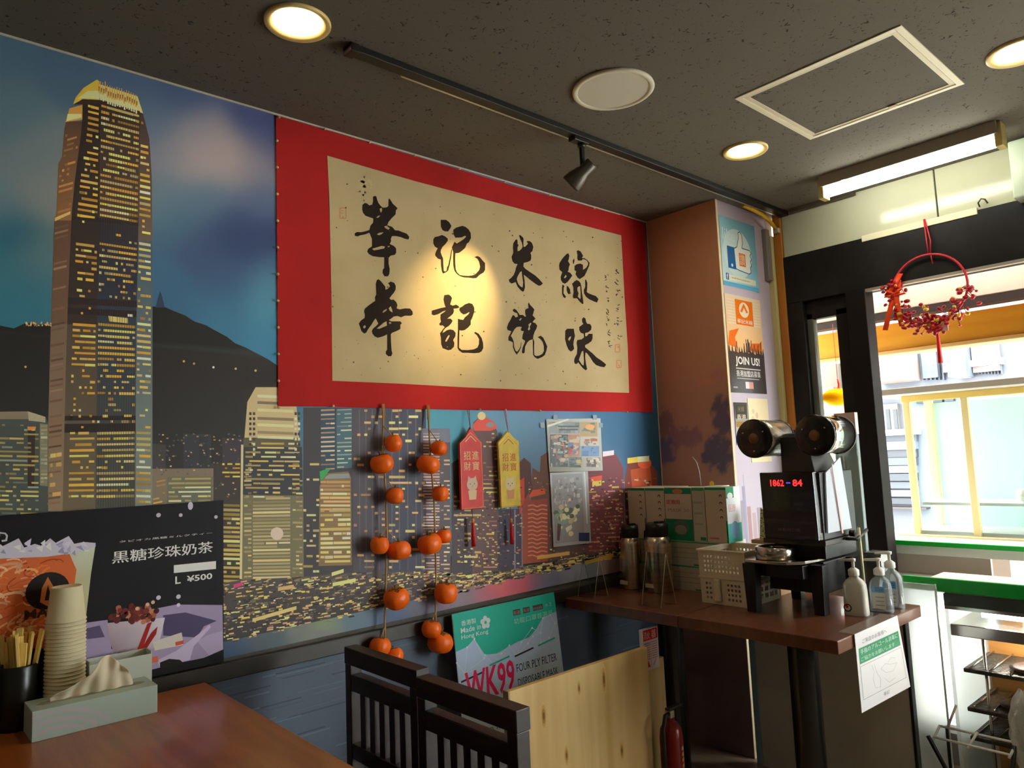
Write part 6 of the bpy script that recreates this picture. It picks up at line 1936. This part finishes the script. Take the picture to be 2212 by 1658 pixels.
for k in range(190):
    a = math.radians(rw.uniform(188, 385))
    if rw.random() < .12:
        a = math.radians(rw.uniform(255, 285))
    r_ = RW + rw.gauss(0, .022)
    p = (rw.uniform(-.022, .012), r_ * math.cos(a), r_ * math.sin(a))
    o = bpy.data.objects.new('berry' if rw.random() < .84 else 'gold_bud', None)
    bpy.data.objects.remove(o)
    g_ = rw.random() < .16
    o = bpy.data.objects.new('gold_bud' if g_ else 'berry', bud if g_ else berry)
    COL.objects.link(o)
    o.parent = wr
    o.location = p
    s = rw.uniform(.0052, .0092)
    o.scale = (s, s, s * rw.uniform(1, 1.7))
    o.rotation_euler = (rw.uniform(0, 3), rw.uniform(0, 3), 0)
    stems.tube([(0, RW * math.cos(a - .12), RW * math.sin(a - .12)), p], .0012, 4)
so_ = stems.build('twigs', twig, wr)
so_['kind'] = 'stuff'
rib = M('orange_ribbon', (236, 70, 20), .45)
for q_ in ([(-.008, .118, .055), (-.018, .14, -.03), (-.018, .165, -.105), (-.012, .18, -.145)], [(-.006, .11, .06), (-.02, .120, -.02), (-.015, .118, -.09), (-.012, .112, -.14)], [(-.006, .10, .085), (-.02, .13, .03), (-.02, .16, .0)]):
    m = MB()
    q_ = [Vector(v) for v in q_]
    vs = []
    for v in q_:
        vs += [v + Vector((0, .010, .002)), v + Vector((.002, -.010, -.002))]
    m.add(vs, [(2 * i, 2 * i + 1, 2 * i + 3, 2 * i + 2) for i in range(len(q_) - 1)], True)
    o = m.build('ribbon', rib, wr)
    s = o.modifiers.new('s', 'SOLIDIFY')
    s.thickness = .002
for s in (-1, 1):
    MB().tube([(-.015, .125, .0), (-.022, .125 + s * .03, .018), (-.022, .125 + s * .04, -.004), (-.015, .125, -.006)], .006, 8).build('bow_loop', rib, wr)
MB().lathe([(.0001, .022), (.016, .012), (.020, 0), (.016, -.012), (.0001, -.022)], (0, -.008, -.165), 14).build('tassel_knot', M('tassel_red', (206, 10, 16), .5), wr)
MB().tube([(0, -.004, -.14), (0, -.008, -.185)], .003, 6).build('tassel_cord', rope, wr)
MB().lathe([(.003, -.18), (.006, -.20), (.008, -.25), (.010, -.31), (.0001, -.311)], (0, -.016, 0), 12).build('tassel', M('tassel_red'), wr)
MB().box((-.012, -.060, -.185), (-.009, -.034, -.150)).build('charm_card', M('charm_pink', (226, 170, 160), .5), wr)

# --- glass display case below the window
cs = thing('display_case', 'low stainless display case with shelves behind the white board', 'display case', (3.04, -1.72, 0))
ssm = M('case_steel', (206, 206, 200), .16, .95)
wdb = M('case_wood_back', (206, 150, 84), .25, wood=((180, 124, 60), (3, 3, 16)))
cx0, cx1, cy0, cy1 = -.19, .22, -.58, .56
MB().box((cx1 - .006, cy0, .04), (cx1 - .002, cy1, .70)).build('street_pane', M('thin_pane'), cs)
MB().box((cx1 - .03, cy0, .04), (cx1 - .008, cy1, .545)).build('back_panel', wdb, cs, .002)
for y_ in (.47, .28, -.1):
    MB().box((cx1 - .03, y_ - .04, .545), (cx1 - .008, y_ + .03, .70)).build('back_post', wdb, cs, .002)
for y_ in (.18, .08):
    MB().box((cx1 - .02, y_ - .006, .545), (cx1 - .008, y_ + .006, .70)).build('pane_bar', M('bar_grey', (120, 120, 124), .4), cs)
MB().box((cx0, cy1 - .012, .0), (cx1, cy1, .70)).build('side_panel', M('milky_acrylic'), cs)
MB().box((cx0, cy0, .0), (cx1, cy0 + .012, .70)).build('side_panel', ssm, cs)
MB().box((cx0, cy0, .0), (cx1, cy1, .04)).build('base', ssm, cs)
MB().box((cx0, cy0, .70), (cx1, cy1, .712)).build('top_shelf', ssm, cs)
MB().box((cx0 - .0, cy0, .756), (cx0 + .016, cy1 + .13, .803)).build('green_edge_strip', M('green_plastic', (10, 168, 56), .3), cs, .003)
MB().box((cx0, cy0, .712), (cx1, cy1, .752)).build('glass_slab', M('case_glass', (214, 236, 226), .04, trans=.9, ior=1.1), cs)
MB().box((cx0 + .016, cy0, .752), (cx1, cy1 + .13, .760)).build('paper_liner', M('liner_beige', (206, 196, 180), .7), cs)
for z in (.612,):
    MB().box((cx0 - .002, cy0 + .012, z), (cx1 - .02, cy1 - .012, z + .040)).build('shelf', ssm, cs, .003)
trm = M('dark_grill', (74, 72, 66), .3, .7, bump=(60, .8, .01))
for z, w_ in ((.485, .30), (.355, .30), (.26, .34)):
    MB().box((cx0 + .03, cy0 + .02, z), (cx0 + w_, cy1 - .03, z + .014)).build('grill_tray', trm, cs, .003)
    for k in range(16):
        yy = cy1 - .05 - k * .06
        MB().tube([(cx0 + .03, yy, z + .018), (cx0 + w_, yy, z + .018)], .003, 6).build('grill_bar', ssm, cs)
MB().tube([(cx0 + .06, cy1 - .09, .05), (cx0 + .06, cy1 - .09, .60)], .005, 8).build('support_rod', ssm, cs)
MB().tube([(cx0 + .05, cy1 - .10, .685), (cx0 + .05, cy0 + .10, .685)], .010, 12).build('lamp_tube', M('case_lamp_glow', (255, 246, 236), .4, emit=((1.0, .93, .84), 55.0)), cs)
MB().tube([(cx0 + .20, cy1 - .10, .596), (cx0 + .20, cy0 + .10, .596)], .008, 12).build('lamp_tube', M('case_lamp_glow'), cs)
rcm = M('roast_brown', (96, 60, 38), .5, noise=(60, (60, 36, 24), .4, .6))
for k, (y, z) in enumerate(((.36, .50), (.2, .50), (.40, .372), (.24, .372), (.08, .372))):
    m = MB().lathe([(.0001, 0), (.05, .003), (.062, .008), (.045, .014), (.0001, .016)], n=20, squash=(1.2, .9))
    m.build('roast_piece', rcm, cs, loc=(cx0 + .13, y, z))
for z0, z1 in ((.06, .10), (.14, .20)):
    MB().box((cx0 + .01, cy0 + .03, z0), (cx0 + .02, cy1 - .14, z1)).build('green_liner', M('green_plastic'), cs, .002)

wk = thing('wire_rack', 'white wire rack standing in front of the display case', 'wire rack', (2.80, -1.24, .30))
ww = M('white_wire', (236, 236, 232), .35)
for p_ in ([(0, .115, .012), (0, -.11, .012)], [(-.05, .118, -.012), (-.05, -.10, -.012)], [(0, .115, .012), (-.055, .125, -.03)], [(0, .0, .018), (-.06, .015, -.02)], [(0, -.11, .012), (-.055, -.10, -.02)], [(0, .09, .012), (0.01, .06, .09)]):
    MB().tube(p_, .0042, 8).build('wire', ww, wk)
bkm = M('rack_leg_black', (24, 24, 26), .35)
MB().tube([(-.055, .135, -.01), (-.075, .06, -.14), (-.09, .02, -.298)], .007, 8).build('leg', bkm, wk)
MB().tube([(-.02, -.11, .01), (-.06, -.09, -.14), (-.08, -.05, -.298)], .007, 8).build('leg', bkm, wk)
MB().tube([(0.02, .10, .01), (.02, .10, -.298)], .005, 8).build('leg', bkm, wk)
bg = thing('plastic_bag', 'crumpled clear plastic bag hanging at the right edge of the case', 'plastic bag', (2.80, -1.395, .33))
m = MB()
nb_, nr_ = 40, 34
vs = []
for i in range(nr_ + 1):
    for j in range(nb_):
        a = 2 * PI * j / nb_
        v = i / nr_
        r_ = (.016 + .042 * math.sin(PI * min(1, v * .9 + .05))) * (1 + .16 * math.sin(5 * a + 4 * v) + .10 * math.sin(11 * a - 9 * v) + .07 * math.sin(17 * a + 23 * v))
        vs.append((r_ * .5 * math.cos(a), r_ * math.sin(a), .15 - .29 * v + .006 * math.sin(6 * a + 3 * v)))
m.add(vs, [(i * nb_ + j, i * nb_ + (j + 1) % nb_, (i + 1) * nb_ + (j + 1) % nb_, (i + 1) * nb_ + j) for i in range(nr_) for j in range(nb_)], False)
m.build('bag_film', M('bag_plastic', (232, 236, 232), .12, alpha=.38), bg)

# ================================================================== outside the window
struct('street_ground', MB().box((XW + .1, -9, -.2), (16, 9, -.08)), M('paving_pale', (200, 198, 194), .8))
lg = thing('service_ledge', 'white service ledge with a green front edge outside the window', 'ledge', (3.62, -1.6, 0))
MB().box((-.20, -.28, .80), (.34, 1.15, .842)).build('ledge_board', M('ledge_white', (226, 226, 222), .4), lg, .002)
MB().box((-.214, -.28, .838), (-.196, 1.15, .858)).build('green_edge', M('green_plastic'), lg, .002)
MB().box((-.19, .45, .70), (-.17, 1.15, .80)).build('front_board', M('ledge_front', (190, 176, 164), .5), lg)
MB().box((-.19, -.2, .72), (.05, -.16, .80)).build('bracket', M('bracket_grey', (110, 104, 100), .5), lg)
for y_ in (-.2, .5, 1.08):
    MB().box((.1, y_ - .04, -.08), (.18, y_ + .04, .80)).build('ledge_leg', M('ledge_front'), lg)
vt = thing('outdoor_vitrine', 'glass outdoor showcase with cream wooden posts and a flat roof', 'showcase', (3.86, -1.3, .843))
crm = M('cream_wood_post', (226, 206, 150), .5)
VX0, VX1 = -.10, .22
for y in (.535, .285, -.30):
    MB().box((VX0, y - .014, 0), (VX0 + .03, y + .014, .63)).build('post', crm, vt, .002)
for y in (.535, -.30):
    MB().box((VX1 - .03, y - .018, 0), (VX1, y + .018, .659)).build('post', crm, vt, .002)
MB().box((VX0, -.318, .63), (VX0 + .03, .553, .66)).build('top_rail', M('yellow_rail', (232, 200, 110), .5), vt, .002)
MB().box((VX0 - .16, -.42, .66), (VX1 + .16, .66, .69)).build('roof', M('roof_taupe', (176, 166, 150), .6), vt, .003)
for y0_, y1_ in ((.303, .517), (-.282, .267)):
    MB().box((VX0 + .012, y0_, .01), (VX0 + .016, y1_, .63)).build('glass_pane', M('thin_pane'), vt)
MB().box((VX1 - .016, -.282, .01), (VX1 - .012, .517, .63)).build('glass_pane', M('pale_green_pane', (222, 240, 230), .1, trans=.6, ior=1.05), vt)
MB().box((VX0 + .02, -.30, .0), (VX1, .535, .02)).build('floor_board', M('ledge_white'), vt)
MB().box((VX0 + .03, -.28, .14), (VX1 - .03, .51, .152)).build('inner_shelf', M('ledge_white'), vt)
MB().lathe([(.0001, 0), (.045, .005), (.055, .03), (.045, .055), (.0001, .06)], n=24).build('white_bowl', M('bowl_white', (236, 236, 232), .3), vt, loc=(VX0 + .12, .10, .153))
MB().box((VX0 - .05, -.45, -.0005), (VX0 - .01, .60, .006)).build('sill_strip', crm, vt)

bmn = thing('wooden_beam', 'long yellow wooden beam across the outside of the window', 'beam', (3.86, -1.2, 0))
yw = M('yellow_pine', (236, 168, 40), .5, wood=((226, 150, 26), (6, 1.6, 14)))
MB().box((-.06, -2.2, 1.735), (.06, 1.25, 1.868)).build('beam', yw, bmn, .004)
MB().box((-.075, -2.2, 1.716), (.06, 1.25, 1.734)).build('lower_batten', M('pale_batten', (226, 180, 110), .5), bmn, .002)
sg_ = thing('sign_box', 'dusty pink shutter box with faded lettering above the wooden beam', 'sign box', (3.74, -1.2, 0))
MB().box((-.06, -2.2, 1.91), (.16, 1.25, 2.22)).build('casing', M('pink_box', (232, 206, 184), .6, noise=(3, (222, 194, 170), .4, .6)), sg_, .004)
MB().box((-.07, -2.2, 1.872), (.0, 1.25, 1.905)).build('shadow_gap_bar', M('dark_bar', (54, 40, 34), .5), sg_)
pr = Print(lambda u, v, l: (-.0604 - l, -u + 1.2, v))
pr.text('香港華記米線焼味', 2.30, 1.945, .40, .05, (160, 130, 116), 1)
pr.build('faded_lettering', INK, sg_)
ln = thing('gold_ornament', 'golden hat shaped ornament with a red ribbon hanging outside the narrow pane', 'ornament', (3.44, -.585, 1.505))
MB().lathe([(.0001, .042), (.036, .038), (.062, .020), (.070, .0), (.062, -.014), (.034, -.034), (.0001, -.040)], n=24).build('bowl', M('gold_yellow', (255, 200, 16), .6, trans=.35, ior=1.05), ln)
MB().tube([(0, -.005, .026), (0, -.012, .06), (0, -.008, .085)], .006, 8).build('ribbon', M('orange_ribbon'), ln)
MB().tube([(0, -.008, .085), (0, -.006, .35)], .0012, 5).build('thread', rope, ln)
sgn = thing('street_sign', 'white letter S on a red street sign seen through the narrow pane', 'sign', (5.6, .60, 1.56))
MB().box((0, -.26, -.12), (.03, .30, .06)).build('sign_board', M('sign_red', (150, 50, 48), .5), sgn, .003)
MB().box((-.002, -.26, -.17), (.03, .30, -.12)).build('white_foot', M('ledge_white'), sgn)
MB().tube([(.05, .1, -1.70), (.05, .1, -.1)], .03, 10).build('sign_post', M('dark_steel'), sgn)
pr = Print(lambda u, v, l: (-.0004 - l, -u, v))
pr.text('S', .02, -.09, .10, .13, (236, 232, 228), 1, .03)
pr.build('letter', INK, sgn)

# buildings over the street
def bit(t, name, c, x, a, b, depth=.06, dx=0.0, rough=.6):
    """a piece standing on the building front between two measured corners"""
    p0, p1 = ON(a[0], a[1], 0, x), ON(b[0], b[1], 0, x)
    o = t.location
    lo = (x + dx - depth - o.x, min(p0.y, p1.y) - o.y, min(p0.z, p1.z) - o.z)
    hi = (x + dx - o.x, max(p0.y, p1.y) - o.y, max(p0.z, p1.z) - o.z)
    return MB().box(lo, hi).build(name, M('street_%d_%d_%d' % c, c, rough), t)


XF = 7.0
ob = thing('office_building', 'grey street building opposite with balcony rails and dark windows', 'building', (XF, -.2, -.08))
MB().box((0, -1.0, 0), (3, 1.05, 9)).build('wall', M('facade_grey', (84, 90, 98), .8, noise=(1.2, (74, 78, 84), .4, .6)), ob)
bit(ob, 'wall_panel', (104, 90, 88), XF, (2096, 700), (2165, 800))
bit(ob, 'wall_panel', (112, 96, 94), XF, (2130, 700), (2163, 796), .065)
bit(ob, 'wall_panel', (76, 86, 96), XF, (1990, 720), (2030, 815))
bit(ob, 'wall_panel', (96, 86, 84), XF, (2034, 720), (2094, 800))
bit(ob, 'white_box_unit', (190, 190, 186), XF, (2070, 768), (2099, 815), .3)
bit(ob, 'downpipe', (70, 78, 88), XF, (2094, 700), (2099, 815), .12)
bit(ob, 'downpipe', (66, 74, 84), XF, (2024, 700), (2030, 815), .1)
fr_ = bit(ob, 'window_frame', (120, 128, 134), XF, (1960, 742), (1986, 778), .05)
bit(ob, 'window_pane', (34, 46, 58), XF, (1963, 745), (1984, 775), .06)
bit(ob, 'balcony_panel', (130, 118, 112), XF, (1905, 775), (1990, 822), .45)
bit(ob, 'balcony_side', (150, 128, 108), XF, (1908, 775), (1946, 812), .47)
for k in range(9):
    bit(ob, 'rail_bar', (80, 88, 96), XF, (2108 + k * 7, 783), (2110 + k * 7, 808), .04)
bit(ob, 'handrail', (206, 206, 206), XF, (2100, 780), (2170, 786), .08)
for k in range(6):
    bit(ob, 'rail_bar', (58, 66, 76), XF, (1994 + k * 9, 790 + (k % 3) * 5), (1999 + k * 9, 820), .05)
bit(ob, 'window_frame', (84, 84, 82), XF, (1897, 875), (1948, 930), .05)
for k in range(3):
    bit(ob, 'window_pane', (44, 50, 54), XF, (1902 + k * 16, 884), (1914 + k * 16, 926), .06)
bit(ob, 'dark_window', (26, 32, 42), XF, (1982, 848), (2040, 868), .05)
bit(ob, 'dark_window', (30, 38, 48), XF, (2044, 848), (2064, 866), .05)
for k in range(9):
    bit(ob, 'shutter_slat', ((52, 58, 66), (84, 92, 100), (40, 46, 52))[k % 3], XF, (1898, 938 + k * 17), (1985, 952 + k * 17), .05 + .02 * (k % 2))
bit(ob, 'white_step', (206, 206, 204), XF, (1890, 930), (1990, 937), .12)
bit(ob, 'dark_step', (46, 40, 38), XF, (1890, 1092), (2010, 1098), .1)
cbld = thing('corner_building', 'cream street building with a red shop sign seen through the narrow pane', 'building', (XF - .3, 2.4, -.08))
MB().box((0, -1.4, 0), (3, 3, 9)).build('wall', M('facade_cream', (118, 108, 98), .8), cbld)
bit(cbld, 'shop_sign', (150, 60, 56), XF - .3, (1752, 842), (1812, 876), .08)
bit(cbld, 'sign_foot', (150, 150, 150), XF - .3, (1748, 878), (1812, 890), .1)
sb_ = thing('side_building', 'pale turquoise street building at the right end of the view', 'building', (XF + .8, -3.2, -.08))
MB().box((0, -4, 0), (3, 1.95, 9)).build('wall', M('facade_pale', (128, 134, 134), .8), sb_)
for y_ in (1.2, .2, -.8):
    f_ = MB().box((-.05, y_, 2.0), (0, y_ + .6, 3.0)).build('window_frame', M('alu_frame', (110, 114, 116), .4), sb_)
    MB().box((-.06, y_ + .06, 2.06), (-.05, y_ + .54, 2.94)).build('pane', M('street_glass', (44, 54, 64), .15), f_)
